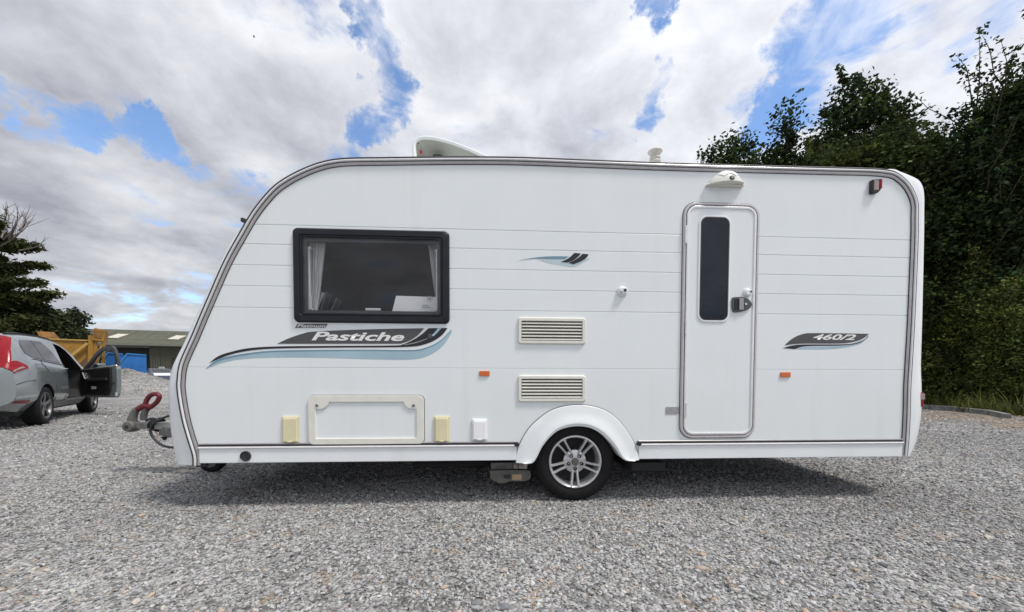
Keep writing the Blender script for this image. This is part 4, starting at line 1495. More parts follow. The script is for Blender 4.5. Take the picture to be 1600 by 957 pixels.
# stations: x, [ (half width, z) x 8 ]
ST = [
    (-.93, [(.66, .40), (.83, .50), (.865, .70), (.84, .95), (.80, 1.0), (.74, 1.03), (.4, 1.04), (0, 1.045)]),
    (-.86, [(.70, .34), (.865, .50), (.89, .72), (.85, .98), (.82, 1.06), (.76, 1.12), (.4, 1.14), (0, 1.15)]),
    (-.70, [(.76, .30), (.905, .50), (.925, .75), (.905, 1.03), (.86, 1.15), (.74, 1.36), (.4, 1.40), (0, 1.41)]),
    (-.45, [(.78, .29), (.925, .50), (.94, .76), (.93, 1.05), (.88, 1.20), (.70, 1.56), (.4, 1.62), (0, 1.64)]),
    (-.20, [(.78, .28), (.935, .50), (.948, .76), (.94, 1.06), (.885, 1.20), (.69, 1.60), (.4, 1.665), (0, 1.685)]),
    (.40, [(.78, .28), (.93, .50), (.945, .76), (.935, 1.04), (.88, 1.16), (.685, 1.63), (.4, 1.69), (0, 1.71)]),
    (1.10, [(.78, .28), (.92, .50), (.94, .76), (.925, 1.01), (.875, 1.12), (.685, 1.63), (.4, 1.685), (0, 1.705)]),
    (1.70, [(.78, .28), (.92, .50), (.94, .76), (.92, .99), (.87, 1.08), (.68, 1.57), (.4, 1.63), (0, 1.65)]),
    (2.20, [(.78, .28), (.925, .50), (.94, .76), (.915, .98), (.865, 1.06), (.74, 1.36), (.45, 1.42), (0, 1.44)]),
    (2.65, [(.78, .28), (.935, .50), (.945, .76), (.91, .97), (.85, 1.04), (.78, 1.10), (.5, 1.13), (0, 1.14)]),
    (3.10, [(.78, .30), (.93, .50), (.94, .74), (.89, .92), (.82, .97), (.74, 1.0), (.5, 1.03), (0, 1.04)]),
    (3.50, [(.72, .32), (.88, .48), (.88, .68), (.82, .84), (.74, .88), (.66, .91), (.45, .93), (0, .94)]),
    (3.70, [(.50, .36), (.70, .46), (.70, .62), (.66, .72), (.6, .75), (.52, .77), (.3, .78), (0, .78)])]
SX = np.array([s[0] for s in ST])
SP = np.array([s[1] for s in ST])          # (stations, 8, 2)


def car_sec(x):
    i = int(np.clip(np.searchsorted(SX, x) - 1, 0, len(SX) - 2))
    t = (x - SX[i]) / (SX[i + 1] - SX[i])
    p0, p1, p2, p3 = SP[max(i - 1, 0)], SP[i], SP[i + 1], SP[min(i + 2, len(SX) - 1)]
    h = SX[i + 1] - SX[i]
    m1 = (p2 - p0) / (SX[i + 1] - SX[max(i - 1, 0)]) * h
    m2 = (p3 - p1) / (SX[min(i + 2, len(SX) - 1)] - SX[i]) * h
    return (2 * t ** 3 - 3 * t * t + 1) * p1 + (t ** 3 - 2 * t * t + t) * m1 + (-2 * t ** 3 + 3 * t * t) * p2 + (t ** 3 - t * t) * m2


def car_pt(x, v, side=-1, off=0.0):
    """v in 0..7 along the section"""
    s_ = car_sec(x)
    i = int(min(max(v, 0), 6.9999))
    t = v - i
    p0, p1, p2, p3 = s_[max(i - 1, 0)], s_[i], s_[i + 1], s_[min(i + 2, 7)]
    lin = p1 + (p2 - p1) * t
    cat = .5 * (2 * p1 + (p2 - p0) * t + (2 * p0 - 5 * p1 + 4 * p2 - p3) * t * t + (3 * p1 - p0 - 3 * p2 + p3) * t ** 3)
    w = .35 if 4 <= v <= 5 else .8
    p = lin * (1 - w) + cat * w
    P = Vector((x, side * p[0], p[1]))
    if off:
        e = .02
        a_ = car_pt(min(x + e, 3.69), v, side) - car_pt(max(x - e, -.929), v, side)
        b_ = car_pt(x, min(v + .1, 7), side) - car_pt(x, max(v - .1, 0), side)
        n_ = a_.cross(b_).normalized()
        if n_.dot(Vector((0, side * 1.0, .3))) < 0 and n_.dot(P - Vector((1, 0, .6))) < 0:
            n_ = -n_
        P = P + n_ * off
    return P


xs_ = [-.93, -.915, -.89, -.86, -.82, -.78, -.74, -.70, -.64, -.58, -.52, -.45, -.38, -.3, -.2, -.05, .1, .25, .4, .6, .8, 1.0, 1.1, 1.3, 1.5, 1.7, 1.85, 2.0, 2.2, 2.35, 2.5, 2.65, 2.85, 3.1, 3.3, 3.5, 3.6, 3.66, 3.70]
vs_ = [0, .33, .66, 1, 1.33, 1.66, 2, 2.33, 2.66, 3, 3.33, 3.66, 4, 4.33, 4.66, 5, 5.33, 5.66, 6, 6.5, 7]
rings = []
for x in xs_:
    right = [car_pt(x, v) for v in vs_]
    left = [Vector((p.x, -p.y, p.z)) for p in right[:-1]]
    rings.append(right + left[::-1])
cb_ = MB().loft(rings, True, True, True)
body = cb_.build('car_body', CARPAINT, car, 0)
WB = 2.774
for xw in (0, WB):
    for sgn in (-1, 1):
        m = MB().lathe([(.405, 0), (.405, .42)], 40, Matrix.Translation((xw, -1.05 if sgn < 0 else .63, .36)), caps=True).build('cut', CARTRIM, car, 0)
        bpy.context.view_layer.update()
        boolean(body, m); drop(m)
ap = [(1.16, .44), (1.20, .42), (2.18, .42), (2.28, .60), (2.30, 1.03), (1.86, 1.46), (1.62, 1.545), (1.22, 1.585), (1.10, 1.2), (1.10, .8)]
m = MB().prism(ap, -1.2, -.25).build('cut', CARTRIM, car, 0)
bpy.context.view_layer.update()
boolean(body, m); drop(m)
body.data.polygons.foreach_set('use_smooth', [True] * len(body.data.polygons))
body.data.set_sharp_from_angle(angle=R(38))


def patch(name, fx0, fx1, v0, v1, material, off=.006, nx=10, nv=8, parent=None, side=-1, thick=.012, swap=False):
    m_ = MB()
    o_, i_ = [], []
    for j in range(nv + 1):
        t = j / nv
        if swap:      # v limits vary along x
            row = [(fx0 + (fx1 - fx0) * i / nx, v0(i / nx) + (v1(i / nx) - v0(i / nx)) * t) for i in range(nx + 1)]
            o_.append([car_pt(x_, v_, side, off) for x_, v_ in row])
            i_.append([car_pt(x_, v_, side, off - thick) for x_, v_ in row])
            continue
        v = v0 + (v1 - v0) * j / nv
        a_, b_ = (fx0(t) if callable(fx0) else fx0), (fx1(t) if callable(fx1) else fx1)
        o_.append([car_pt(a_ + (b_ - a_) * i / nx, v, side, off) for i in range(nx + 1)])
        i_.append([car_pt(a_ + (b_ - a_) * i / nx, v, side, off - thick) for i in range(nx + 1)])
    m_.loft(o_, closed=False)
    m_.loft(i_, closed=False)
    edge_o = o_[0] + [r[-1] for r in o_[1:]] + o_[-1][-2::-1] + [r[0] for r in o_[-2:0:-1]]
    edge_i = i_[0] + [r[-1] for r in i_[1:]] + i_[-1][-2::-1] + [r[0] for r in i_[-2:0:-1]]
    m_.loft([edge_o, edge_i], True)
    return m_.build(name, material, parent or car, 40)


def lerp(*ps):
    """piecewise linear through (t, value)"""
    return lambda t: float(np.interp(t, [p[0] for p in ps], [p[1] for p in ps]))


# rear side window and rear door window
patch('quarter_window', lerp((0, -.34), (.25, -.46), (.7, -.44), (1, -.30)), lerp((0, .18), (1, .12)), 4.10, 4.86, CARGLASS)
patch('door_window', lerp((0, .20), (1, .14)), lerp((0, .98), (.5, .86), (1, .58)), 4.10, 4.86, CARGLASS, .0065)
patch('window_trim', -.3, 1.06, 4.0, 4.07, CARTRIM, .005, 12, 2)
patch('roof_rail', -.35, 1.5, 5.35, 5.5, CARTRIM, .028, 14, 2, thick=.03)
for sd in (1,):
    patch('door_window', lerp((0, -.26), (1, -.2)), lerp((0, 2.2), (1, 1.6)), 4.1, 4.86, CARGLASS, .006, side=1)
# tail lamps: an upright strip up the corner and a lobe that sweeps on to the flank
for sd in (-1, 1):
    tl_ = patch('tail_lamp', -.915, -.47, lerp((0, 4.2), (.22, 4.75), (.5, 4.98), (1, 5.06)), lerp((0, 5.7), (.3, 5.6), (1, 5.5)), REDLENS, .014, 14, 8, side=sd, swap=True)
    patch('lamp_lobe', -.925, lerp((0, -.65), (.15, -.655), (.5, -.73), (1, -.86)), 3.0, 5.0, REDLENS, .016, 8, 8, tl_, sd)
    patch('lamp_lens', -.926, lerp((0, -.72), (1, -.76)), 3.16, 3.42, CLEARLENS, .020, 8, 3, tl_, sd)
    patch('rear_reflector', -.91, -.60, .74, .98, mat('reflector_dark_red', (.22, .012, .02), .3), .006, 8, 2, side=sd)
    patch('side_sill', .42, 2.34, .02, .62, CARSILL, .018, 14, 3, side=sd, thick=.03)
    patch('bumper_ledge', -.915, -.46, 1.15, 1.32, mat('bumper_highlight', (.40, .44, .45), .25, .4, coat=.6), .012, 10, 2, side=sd)  # ledge painted paler than the body, as its highlight from above
# rear glass
m = MB()
m.loft([[(x, y, z) for y in (-.6, -.3, 0, .3, .6)] for x, z in ((-.83, 1.19), (-.70, 1.42), (-.56, 1.585))], closed=False)
m.build('rear_window', CARGLASS, car, 0)
# handle
hpnt = car_pt(.92, 3.15, -1, .02)
MB().tube([hpnt + Vector((-.10, 0, 0)), hpnt + Vector((-.05, -.02, .004)), hpnt + Vector((.05, -.02, .004)), hpnt + Vector((.10, 0, 0))], .016, 8).build('door_handle', CHROME, car, 60)
m = MB().lathe([(.045, 0), (.05, 0), (.05, .18), (.04, .18), (.04, .02)], 16, Matrix.Translation((-.93, -.55, .36)) @ Matrix.Rotation(R(-90), 4, 'Z'))
m.build('exhaust_tip', CHROME, car)
# door shut lines
for xx in (.20, 1.06):
    m = MB()
    m.tube([car_pt(xx if xx > .5 else xx, v, -1, .001) for v in np.linspace(1.0 if xx < .5 else .6, 4.0, 14)], .004, 5)
    if xx > .5:
        m.build('shut_line', CARTRIM, car)
for pl_ in ([(-.02, 4.0), (-.06, 3.6), (-.02, 3.2), (.10, 2.8)], [(.44, 1.9), (.47, 1.4), (.48, .9), (.50, .64)]):
    MB().tube([car_pt(a_, b_, -1, .002) for a_, b_ in pl_], .0045, 5).build('shut_line', CARTRIM, car)
MB().tube([car_pt(x_, 2.25, -1, .002) for x_ in np.linspace(-.92, -.44, 9)], .005, 5).build('bumper_joint', CARTRIM, car)
MB().tube([car_pt(x_, 4.02, -1, .006) for x_ in np.linspace(-.40, 1.06, 14)], .007, 6).build('window_moulding', CHROME, car)
MB().box(-.7, 3.4, -.76, .76, .24, .32).build('underbody', DARK, car, 0)
# seat seen through the open doorway
m = MB().prism([(1.15, .55), (1.72, .55), (1.74, .70), (1.32, .68), (1.12, 1.28), (1.0, 1.28)], -.72, -.28)
m.build('front_seat', CARTRIM, car, 0, .04)


def car_wheel(xw, side):
    M = Matrix.Translation((xw, side * .93, .36)) @ (Matrix.Identity(4) if side < 0 else Matrix.Rotation(math.pi, 4, 'Z'))
    t_ = MB().lathe([(.245, .03), (.25, .004), (.27, -.004), (.31, -.008), (.338, .004), (.354, .03), (.36, .055), (.36, .19), (.35, .22), (.31, .235), (.24, .23)], 48, M)
    for k in range(60):
        a0, a1 = 2 * math.pi * k / 60, 2 * math.pi * (k + .6) / 60
        for ya, yb in ((.04, .10), (.11, .145), (.155, .21)):
            pts = [M @ Vector((r * math.cos(a), yy, r * math.sin(a))) for r in (.354, .3625) for yy in (ya, yb) for a in (a0, a1)]
            t_.add(pts, [(4, 5, 7, 6), (0, 1, 5, 4), (2, 6, 7, 3), (0, 4, 6, 2), (1, 3, 7, 5)])
    w_ = t_.build('wheel', RUBBER, car, 40)
    MB().lathe([(.252, .02), (.250, -.002), (.242, -.004), (.232, .01), (.225, .05), (.222, .2)], 48, M).build('rim', CARALLOY, w_, 40)
    MB().lathe([(0, .11), (.225, .11)], 24, M).build('brake_disc', DARK, w_, 0)
    s_ = MB()
    for k in range(5):
        a = math.pi / 2 + 2 * math.pi * k / 5
        er, et = Vector((math.cos(a), 0, math.sin(a))), Vector((-math.sin(a), 0, math.cos(a)))
        secs = []
        for r, w, yy in ((.03, .06, .02), (.1, .062, .012), (.17, .066, .006), (.238, .09, .004)):
            c0 = er * r
            secs.append([M @ (c0 - et * w / 2 + Vector((0, yy + .012, 0))), M @ (c0 - et * w / 5 + Vector((0, yy, 0))), M @ (c0 + et * w / 5 + Vector((0, yy, 0))), M @ (c0 + et * w / 2 + Vector((0, yy + .012, 0))), M @ (c0 + Vector((0, yy + .05, 0)))])
        s_.loft(secs, True, True, True)
    s_.lathe([(0, .008), (.05, .012), (.07, .03)], 20, M)
    s_.build('spoke_set', CARALLOY, w_, 40)


for xw in (0, WB):
    for sd in (-1, 1):
        car_wheel(xw, sd)

# open front door, hinged at the front pillar
hinge = Vector((2.26, -.90, 0))
phi = R(41)
DM = Matrix.Translation(hinge) @ Matrix.Rotation(phi, 4, 'Z') @ Matrix.Rotation(math.pi, 4, 'Z') @ Matrix.Scale(-1, 4, (0, 1, 0))
# door frame: x from hinge towards its free end, y<0... inner face is +y after the turn; z up


def dpr(mb, poly, y0, y1, mi=0):
    o = len(mb.v)
    mb.prism(poly, y0, y1, mi)
    mb.v[o:] = [tuple(DM @ Vector(p)) for p in mb.v[o:]]
    return mb


lower = [(.0, .56), (.06, .44), (.14, .41), (1.08, .41), (1.13, .50), (1.17, .80), (1.17, 1.06), (1.14, 1.16), (.02, 1.05)]
cdoor = dpr(MB(), lower, -.03, .06).build('front_door', CARPAINT, car, 0, .02)
frame_o = [Vector(p) for p in [(.0, 1.04), (.20, 1.20), (.45, 1.42), (.65, 1.54), (.85, 1.585), (1.0, 1.57), (1.08, 1.47), (1.14, 1.30), (1.16, 1.14)]]
fo = catmull(frame_o, 4)
fi = inset(fo, .065)
m = MB()
for y0 in (0,):
    rr = []
    for a_, b_ in zip(fo, fi):
        rr.append([DM @ Vector((a_.x, -.02, a_.y)), DM @ Vector((b_.x, -.02, b_.y)), DM @ Vector((b_.x, .035, b_.y)), DM @ Vector((a_.x, .035, a_.y))])
    m.loft(rr, True, True, True)
m.build('window_frame', mat('door_frame_dark', (.05, .055, .057), .4), cdoor, 40)
dpr(MB(), [(p.x, p.y) for p in fi] + [(1.1, 1.12), (.05, 1.03)], .004, .008).build('door_glass', glass_mat('clear_glass', (.8, .82, .82)), cdoor, 0)
trim = [(.03, .60), (.10, .47), (.9, .46), (.98, .55), (1.02, .80), (1.02, 1.10), (.03, 1.03)]
# which side is inner: the one nearer the cabin
inner_y = .06
dpr(MB(), trim, .06, .10).build('door_trim', CARTRIM, cdoor, 0, .015)
dpr(MB(), [(.30, .76), (.96, .80), (.96, .86), (.34, .83)], .10, .15).build('armrest', mat('armrest_black', (.02, .02, .02), .5), cdoor, 0, .015)
dpr(MB(), [(.14, .98), (.17, .98), (.25, .83), (.22, .83)], .10, .125).build('door_pull', CHROME, cdoor, 0, .004)
dpr(MB(), [(.42, .60), (.56, .605), (.57, .66), (.42, .665)], .10, .108).build('door_lamp', mat('door_lamp_white', (.75, .76, .76), .4), cdoor, 0)
dpr(MB(), [(.04, 1.035), (1.02, 1.105), (1.02, 1.125), (.04, 1.05)], .05, .085).build('window_sill', mat('sill_grey', (.20, .20, .21), .4), cdoor, 0, .004)
dpr(MB(), [(1.10, .455), (1.15, .455), (1.16, .52), (1.11, .53)], .055, .068).build('door_reflector', mat('door_reflector_white', (.8, .8, .78), .3), cdoor, 0)
dpr(MB(), [(1.03, .72), (1.10, .725), (1.10, .745), (1.03, .74)], .055, .07).build('door_latch', BLACK, cdoor, 0)
m = dpr(MB(), rrect(.08, .36, 1.06, 1.20, .05), -.22, -.06)
mi_ = m.build('door_mirror', mat('mirror_shell', (.30, .34, .35), .3, .3), cdoor, 0, .03)
dpr(MB(), rrect(.10, .34, 1.075, 1.185, .04), -.058, -.052).build('mirror_glass', mat('mirror_face', (.85, .86, .88), .05, .9), mi_, 0)

# ================================================================== BACKGROUND, LEFT
# gravel heap
h0 = at(205, 610, 17.5)
V = []
nx, ny = 60, 40
hp_ = np.zeros((ny + 1, nx + 1, 3))
noise_r = np.random.default_rng(3)
bump_ = noise_r.normal(0, .03, (ny + 1, nx + 1))
for j in range(ny + 1):
    for i in range(nx + 1):
        a, rr_ = 2 * math.pi * i / nx, j / ny
        ex, ey = 3.3, 2.3
        x, y = ex * rr_ * math.cos(a), ey * rr_ * math.sin(a)
        z = 1.12 * max(0, 1 - rr_) ** .85 * (1 + .1 * math.sin(2 * a + 1)) + (bump_[j, i % nx] if 0 < j < ny else 0) - .01
        hp_[j, i] = (x, y, z)
fidx = np.array([[j * (nx + 1) + i, j * (nx + 1) + i + 1, (j + 1) * (nx + 1) + i + 1, (j + 1) * (nx + 1) + i] for j in range(ny) for i in range(nx)])
heap = np_mesh('gravel_heap', hp_.reshape(-1, 3), fidx, GRAVEL, None, None, True)
hpos = at(196, 600, 18.5)
heap.location = (hpos.x, 18.5, 0)
tag(heap, 'low heap of grey gravel in front of the blue skip', 'gravel heap')

# blue skip container: two bays with sloped front lips
STH = R(44)
sb = at(197, 590, 25); sb.z = 0
skip = empty('blue_skip', sb, STH)
tag(skip, 'bright blue steel skip with stepped sloping sides behind the gravel heap', 'skip')


def sp_(px, py, y=0.0):
    return skip_xz(sb, STH, px, py, y)


def skip_xz(base, th, px, py, y):
    I_ = (Matrix.Translation(base) @ Matrix.Rotation(th, 4, 'Z')).inverted()
    d = I_.to_3x3() @ ray(px, py)
    o_ = I_ @ Vector((0, 0, CAMH))
    p = o_ + d * ((y - o_.y) / d.y)
    return p.x, p.z


for (xl, xm, xr_, yt, ys_, y0, dp) in ((158, 168.5, 192, 551.5, 566, .5, 2.4), (187.5, 198.5, 228.5, 553, 567, 0, 2.0)):
    A, B, Cc = sp_(xl, ys_, y0), sp_(xm, yt, y0), sp_(xr_, yt + 2.2, y0)
    pr = [(A[0], .12), (Cc[0], .12), Cc, B, A]
    b_ = MB().prism(pr, y0, y0 + dp).build('skip_bay', BLUEP, skip, 0, .02)
    rim_ = MB()
    rim_.bar((A[0], y0 - .03, A[1]), (B[0], y0 - .03, B[1]), .07)
    rim_.bar((B[0], y0 - .035, B[1]), (Cc[0], y0 - .035, Cc[1]), .07)
    rim_.build('skip_rim', mat('skip_blue_worn', (.03, .20, .50), .5), b_, 0)
    for k in range(1, 4):
        xx = A[0] + (Cc[0] - A[0]) * (k + .3) / 4.4
        MB().box(xx - .04, xx + .04, y0 - .05, y0 - .001, .14, min(A[1], B[1]) - .06).build('skip_rib', BLUEP, b_, 0)
MB().box(sp_(190, 590)[0], sp_(226, 590)[0], -.05, .02, .04, .14).build('skip_skid', DARK, skip, 0)

# yellow hopper
YY = 19.0
HTH = R(40)
hb = at(110, 590, YY); hb.z = 0
hop = empty('yellow_hopper', hb, HTH)
tag(hop, 'rusty yellow feed hopper on a braced steel frame behind the car', 'hopper')


def local_xz(base, th, px, py, y=0.0):
    I_ = (Matrix.Translation(base) @ Matrix.Rotation(th, 4, 'Z')).inverted()
    d = I_.to_3x3() @ ray(px, py)
    o_ = I_ @ Vector((0, 0, CAMH))
    p = o_ + d * ((y - o_.y) / d.y)
    return p.x, p.z


def yp(px, py, y=0.0):
    return local_xz(hb, HTH, px, py, y)


m = MB().prism([yp(70, 532), yp(142, 531), yp(138, 556), yp(118, 575), yp(100, 575), yp(84, 556)], 0, 2.2)
m.build('trough', YELLOWP, hop, 0, .02)
m = MB().prism([yp(56, 517.5), yp(62, 517.5), yp(82, 519), yp(92, 530), yp(62, 531)], .2, .3)
m.build('wing_panel', mat('hopper_rust', (.30, .15, .05), .8, var=.3, scale=3), hop, 0)
m = MB().prism([yp(56, 517.5), yp(59, 517.5), yp(66, 532), yp(63, 532)], .1, .2)
m.build('wing_post', YELLOWP, hop, 0)
MB().box(yp(66, 531)[0], yp(142, 531)[0], -.08, .0, yp(100, 532)[1], yp(100, 530)[1]).build('trough_rim', mat('hopper_light', (.40, .26, .07), .6, var=.1), hop, 0)
m = MB().prism([yp(147.5, 515), yp(150, 513.5), yp(166, 516.5), yp(163, 535), yp(145, 532)], -.3, .9)
m.build('end_box', YELLOWP, hop, 0, .02)
m = MB().prism([yp(149, 517), yp(163, 519), yp(161, 530), yp(148, 528)], -.33, -.302)
m.build('end_box_panel', mat('hopper_dark', (.20, .10, .03), .8, var=.3, scale=3), hop, 0)
zb_ = 0
for (pa, pb, w_) in (((143, 525), (141, 590), .18), ((150, 533), (147, 590), .12), ((163, 533), (161, 590), .12), ((154, 545), (149, 580), .10)):
    a_, b_ = yp(*pa), yp(*pb)
    MB().bar((a_[0], -.12, a_[1]), (b_[0], -.12, max(.0, b_[1]) if pb[1] < 590 else 0.0), w_).build('leg', YELLOWP, hop, 0)
for xo in (-1.6, -.6):
    MB().bar((xo, .3, 1.4), (xo, .3, 0), .16).build('leg', YELLOWP, hop, 0)
a_, b_ = yp(138, 537), yp(109, 559)
MB().bar((a_[0], -.2, a_[1]), (b_[0], -.2, b_[1]), .11).build('brace', mat('hopper_light', (.40, .26, .07)), hop, 0)
a_, b_ = yp(160, 540), yp(151, 578)
MB().bar((a_[0], -.26, a_[1]), (b_[0], -.26, b_[1]), .10).build('brace', YELLOWP, hop, 0)

# barn
BY = 45.0
bl = at(205, 590, BY)
barn = empty('barn', (bl.x, BY, 0), R(17))
tag(barn, 'long low olive brown corrugated farm building with pale roof lights', 'barn')
BI = (Matrix.Translation((bl.x, BY, 0)) @ Matrix.Rotation(R(17), 4, 'Z')).inverted()


def barn_x(px, py=560, y=0.0):
    d = BI.to_3x3() @ ray(px, py)
    o_ = BI @ Vector((0, 0, CAMH))
    t = (y - o_.y) / d.y
    p = o_ + d * t
    return p.x, p.z


eave_z = barn_x(205, 537)[1]
depth_roof = 7.0
# ridge is farther back: find height that shows at 516
ridge_z = barn_x(205, 516.5, depth_roof)[1]
bx0, bx1 = barn_x(60)[0], 26.0
pitch_ = 1.0


def corrugated(name, material, w=1.0, L=1.0, amp=.035, n=12):
    m_ = MB()
    a_ = []
    b_ = []
    for i in range(n + 1):
        x_ = w * i / n
        y_ = -amp * (1 if i % 2 else 0)
        a_.append((x_, y_, 0)); b_.append((x_, y_, L))
    m_.loft([a_, b_], closed=False)
    return m_


rl = math.hypot(depth_roof, ridge_z - eave_z)
rang = math.atan2(ridge_z - eave_z, depth_roof)
door_x0, door_x1 = barn_x(160)[0], barn_x(222)[0]
door_z = barn_x(205, 543.5)[1]
protoW = protoR = protoT = None
xk = bx0
sky_x = [barn_x(183, 523, 3.2)[0], barn_x(276, 525, 3.2)[0]]
k = 0
while xk < bx1:
    w_ = 1.0
    o = None
    if protoR is None:
        protoR = corrugated('roof_sheet', BARNROOF, 1.0, rl + .5, .05, 8).build('roof_sheet', BARNROOF, barn, 0)
        o = protoR
    else:
        o = protoR.copy(); COL.objects.link(o); o.parent = barn
    o.location = (xk, -.45, eave_z - .45 * math.tan(rang) + .0 + (.012 if k % 2 else 0))
    o.rotation_euler = (-(math.pi / 2 - rang), 0, 0)
    # wall sheet
    top = eave_z - .05
    if xk + 1 < door_x0 or xk > door_x1:
        if protoW is None:
            protoW = corrugated('wall_sheet', BARNWALL, .985, top, .05, 8).build('wall_sheet', BARNWALL, barn, 0)
            o = protoW
        else:
            o = protoW.copy(); COL.objects.link(o); o.parent = barn
        o.location = (xk, 0.0 + (.015 if k % 2 else 0), 0)
    elif door_z < top - .1:
        if protoT is None:
            protoT = MB().box(0, .985, 0, .05, door_z, top).build('door_lintel', mat('lintel_grey', (.14, .14, .12), .7, var=.1), barn, 0)
            o = protoT
        else:
            o = protoT.copy(); COL.objects.link(o); o.parent = barn
        o.location = (xk, 0, 0)
    xk += 1.0
    k += 1
for sx in sky_x:
    o = corrugated('roof_light', SKYLIGHT, 1.15, 2.3, .05, 8).build('roof_light', SKYLIGHT, barn, 0)
    o.location = (sx - .58, 2.1, eave_z + 2.1 * math.tan(rang) + .09)
    o.rotation_euler = (-(math.pi / 2 - rang), 0, 0)
m = MB().box(bx0, bx1, .3, 12, .0, eave_z - .1)
m.build('barn_interior', mat('barn_dark', (.012, .012, .011), .9), barn, 0)
m = MB(); m.add([(bx0, depth_roof, ridge_z + .05), (bx1, depth_roof, ridge_z + .05), (bx1, 14, eave_z), (bx0, 14, eave_z)], [(0, 1, 2, 3)])
m.build('back_roof', BARNROOF, barn, 0)
for xx in (bx0, bx1):
    MB().add([(xx, 0, 0), (xx, 14, 0), (xx, 14, eave_z - .05), (xx, depth_roof, ridge_z - .02), (xx, 0, eave_z - .05)], [(0, 1, 2, 3, 4)]).build('gable_wall', BARNWALL, barn, 0)
MB().tube([(bx0, -.5, eave_z - .22), (bx1, -.5, eave_z - .22)], .09, 8).build('gutter', mat('gutter_grey', (.13, .13, .11), .6), barn)
q0, q1 = barn_x(269, 559), barn_x(275, 577)
MB().box(q0[0], q1[0], -.09, -.06, q1[1], q0[1]).build('barn_window', mat('barn_window_dark', (.015, .015, .016), .3), barn, 0)

# small car nose beyond the heap
CY_ = 33.0
cpos = at(252, 590, CY_)
fc_ = empty('parked_car', (cpos.x, CY_, 0), R(140))
tag(fc_, 'small blue grey car, sky reflection painted on its bonnet, parked far off beside the barn, half hidden by the heap', 'car')
m = MB()
secs = []
for x_, hw, zs in ((-1.3, .6, (.4, .7, .78)), (-1.1, .75, (.3, .8, .92)), (-.2, .82, (.28, .9, 1.02)), (.3, .82, (.28, .9, 1.36)), (1.4, .8, (.28, .92, 1.42)), (1.9, .7, (.35, .9, 1.1))):
    secs.append([(x_, -hw, zs[0]), (x_, -hw, zs[1]), (x_, -hw * .8, zs[2]), (x_, hw * .8, zs[2]), (x_, hw, zs[1]), (x_, hw, zs[0])])
m.loft(secs, True, True, True)
m.build('car_body', mat('far_car_blue', (.085, .11, .15), .35), fc_, 40)
MB().loft([[(x_, y_, z_ + .012) for y_ in (-.6, 0, .6)] for x_, z_ in ((-1.26, .80), (-1.08, .925), (-.65, .985), (-.22, 1.022))], closed=False).build('bonnet_reflection', mat('far_car_sky_reflection', (.74, .75, .76), .3), fc_, 40)  # white sheet paints the sky reflected on the blue car's nose
MB().loft([[(x_, y_, z_ + .014) for y_ in (-.56, 0, .56)] for x_, z_ in ((-.16, 1.06), (.05, 1.20), (.27, 1.345))], closed=False).build('windscreen', CARGLASS, fc_, 40)
MB().prism([(-.15, .96), (.35, 1.30), (1.3, 1.34), (1.5, .96)], -.84, -.80).build('side_window', CARGLASS, fc_, 0)
MB().box(-1.25, 1.85, -.86, -.80, .30, .60).build('lower_panel', mat('far_car_blue', (.08, .11, .16), .4), fc_, 0)
wh0 = None
for xw in (-.75, 1.25):
    for yw in (-.80, .62):
        if wh0 is None:
            wh0 = MB().lathe([(0, 0), (.17, 0), (.18, -.02), (.28, -.02), (.30, .02), (.30, .16), (0, .16)], 24).build('wheel', RUBBER, fc_, 40)
            o = wh0
        else:
            o = wh0.copy(); COL.objects.link(o); o.parent = fc_
        o.location = (xw, yw, .30)
for k, px in enumerate((250.5, 255)):
    p = at(px, 582, 36)
    o = MB().lathe([(0, 0), (.16, 0), (.16, -1.45), (.10, -1.6), (0, -1.62)], 14, Matrix.Rotation(R(-90), 4, 'X')).build('gas_bottle', mat('bottle_grey', (.28, .31, .33), .5), None, 40)
    if min(v.co.z for v in o.data.vertices) < -.5:
        for v in o.data.vertices: v.co.z = -v.co.z
    o.location = (p.x, 36, .0)
    tag(o, ['tall grey metal cylinder against the barn wall, the left one of two', 'tall grey metal cylinder against the barn wall, the right one of two'][k], 'cylinder', 'grey cylinders by the barn')

# bird
bp_ = at(397, 58, 28)
bird = empty('bird', bp_, R(30))
bird.scale = (.6, .6, .6)
tag(bird, 'tiny dark bird flying high under the clouds', 'bird')
MB().tube([(-.14, 0, 0), (-.06, 0, .01), (.04, 0, .012), (.12, 0, 0)], [.008, .035, .03, .008], 8).build('bird_body', DARK, bird, 60)
for s_ in (-1, 1):
    MB().add([(-.05, .02 * s_, .01), (.06, .02 * s_, .01), (.02, .16 * s_, .07), (-.03, .30 * s_, .03), (-.06, .15 * s_, .05)], [(0, 1, 2, 4), (2, 3, 4)]).build('wing', DARK, bird, 0)

# ================================================================== TREES


def leaves(name, centres, normals_bias, size, cols, parent, seed, elong=1.6, curl=.35):
    r_ = np.random.default_rng(seed)
    n = len(centres)
    d = r_.normal(0, 1, (n, 3)); d[:, 2] = d[:, 2] * .6 - .15
    d /= np.linalg.norm(d, axis=1, keepdims=True)
    u = r_.normal(0, 1, (n, 3)) + normals_bias
    s_ = np.cross(d, u); s_ /= np.linalg.norm(s_, axis=1, keepdims=True) + 1e-9
    nn = np.cross(s_, d)
    sz = size * r_.uniform(.6, 1.35, (n, 1))
    L_, W_ = d * sz * elong * .5, s_ * sz * .5
    c_ = nn * sz * curl * .25
    v = np.stack([centres - L_, centres - W_ + c_ - L_ * .1, centres + L_, centres + W_ + c_ - L_ * .1], 1).reshape(-1, 3)
    f = np.arange(4 * n).reshape(n, 4)
    f = np.concatenate([f[:, [0, 1, 2]], f[:, [0, 2, 3]]])
    return np_mesh(name, v, f, LEAF, np.repeat(cols, 4, 0), parent)


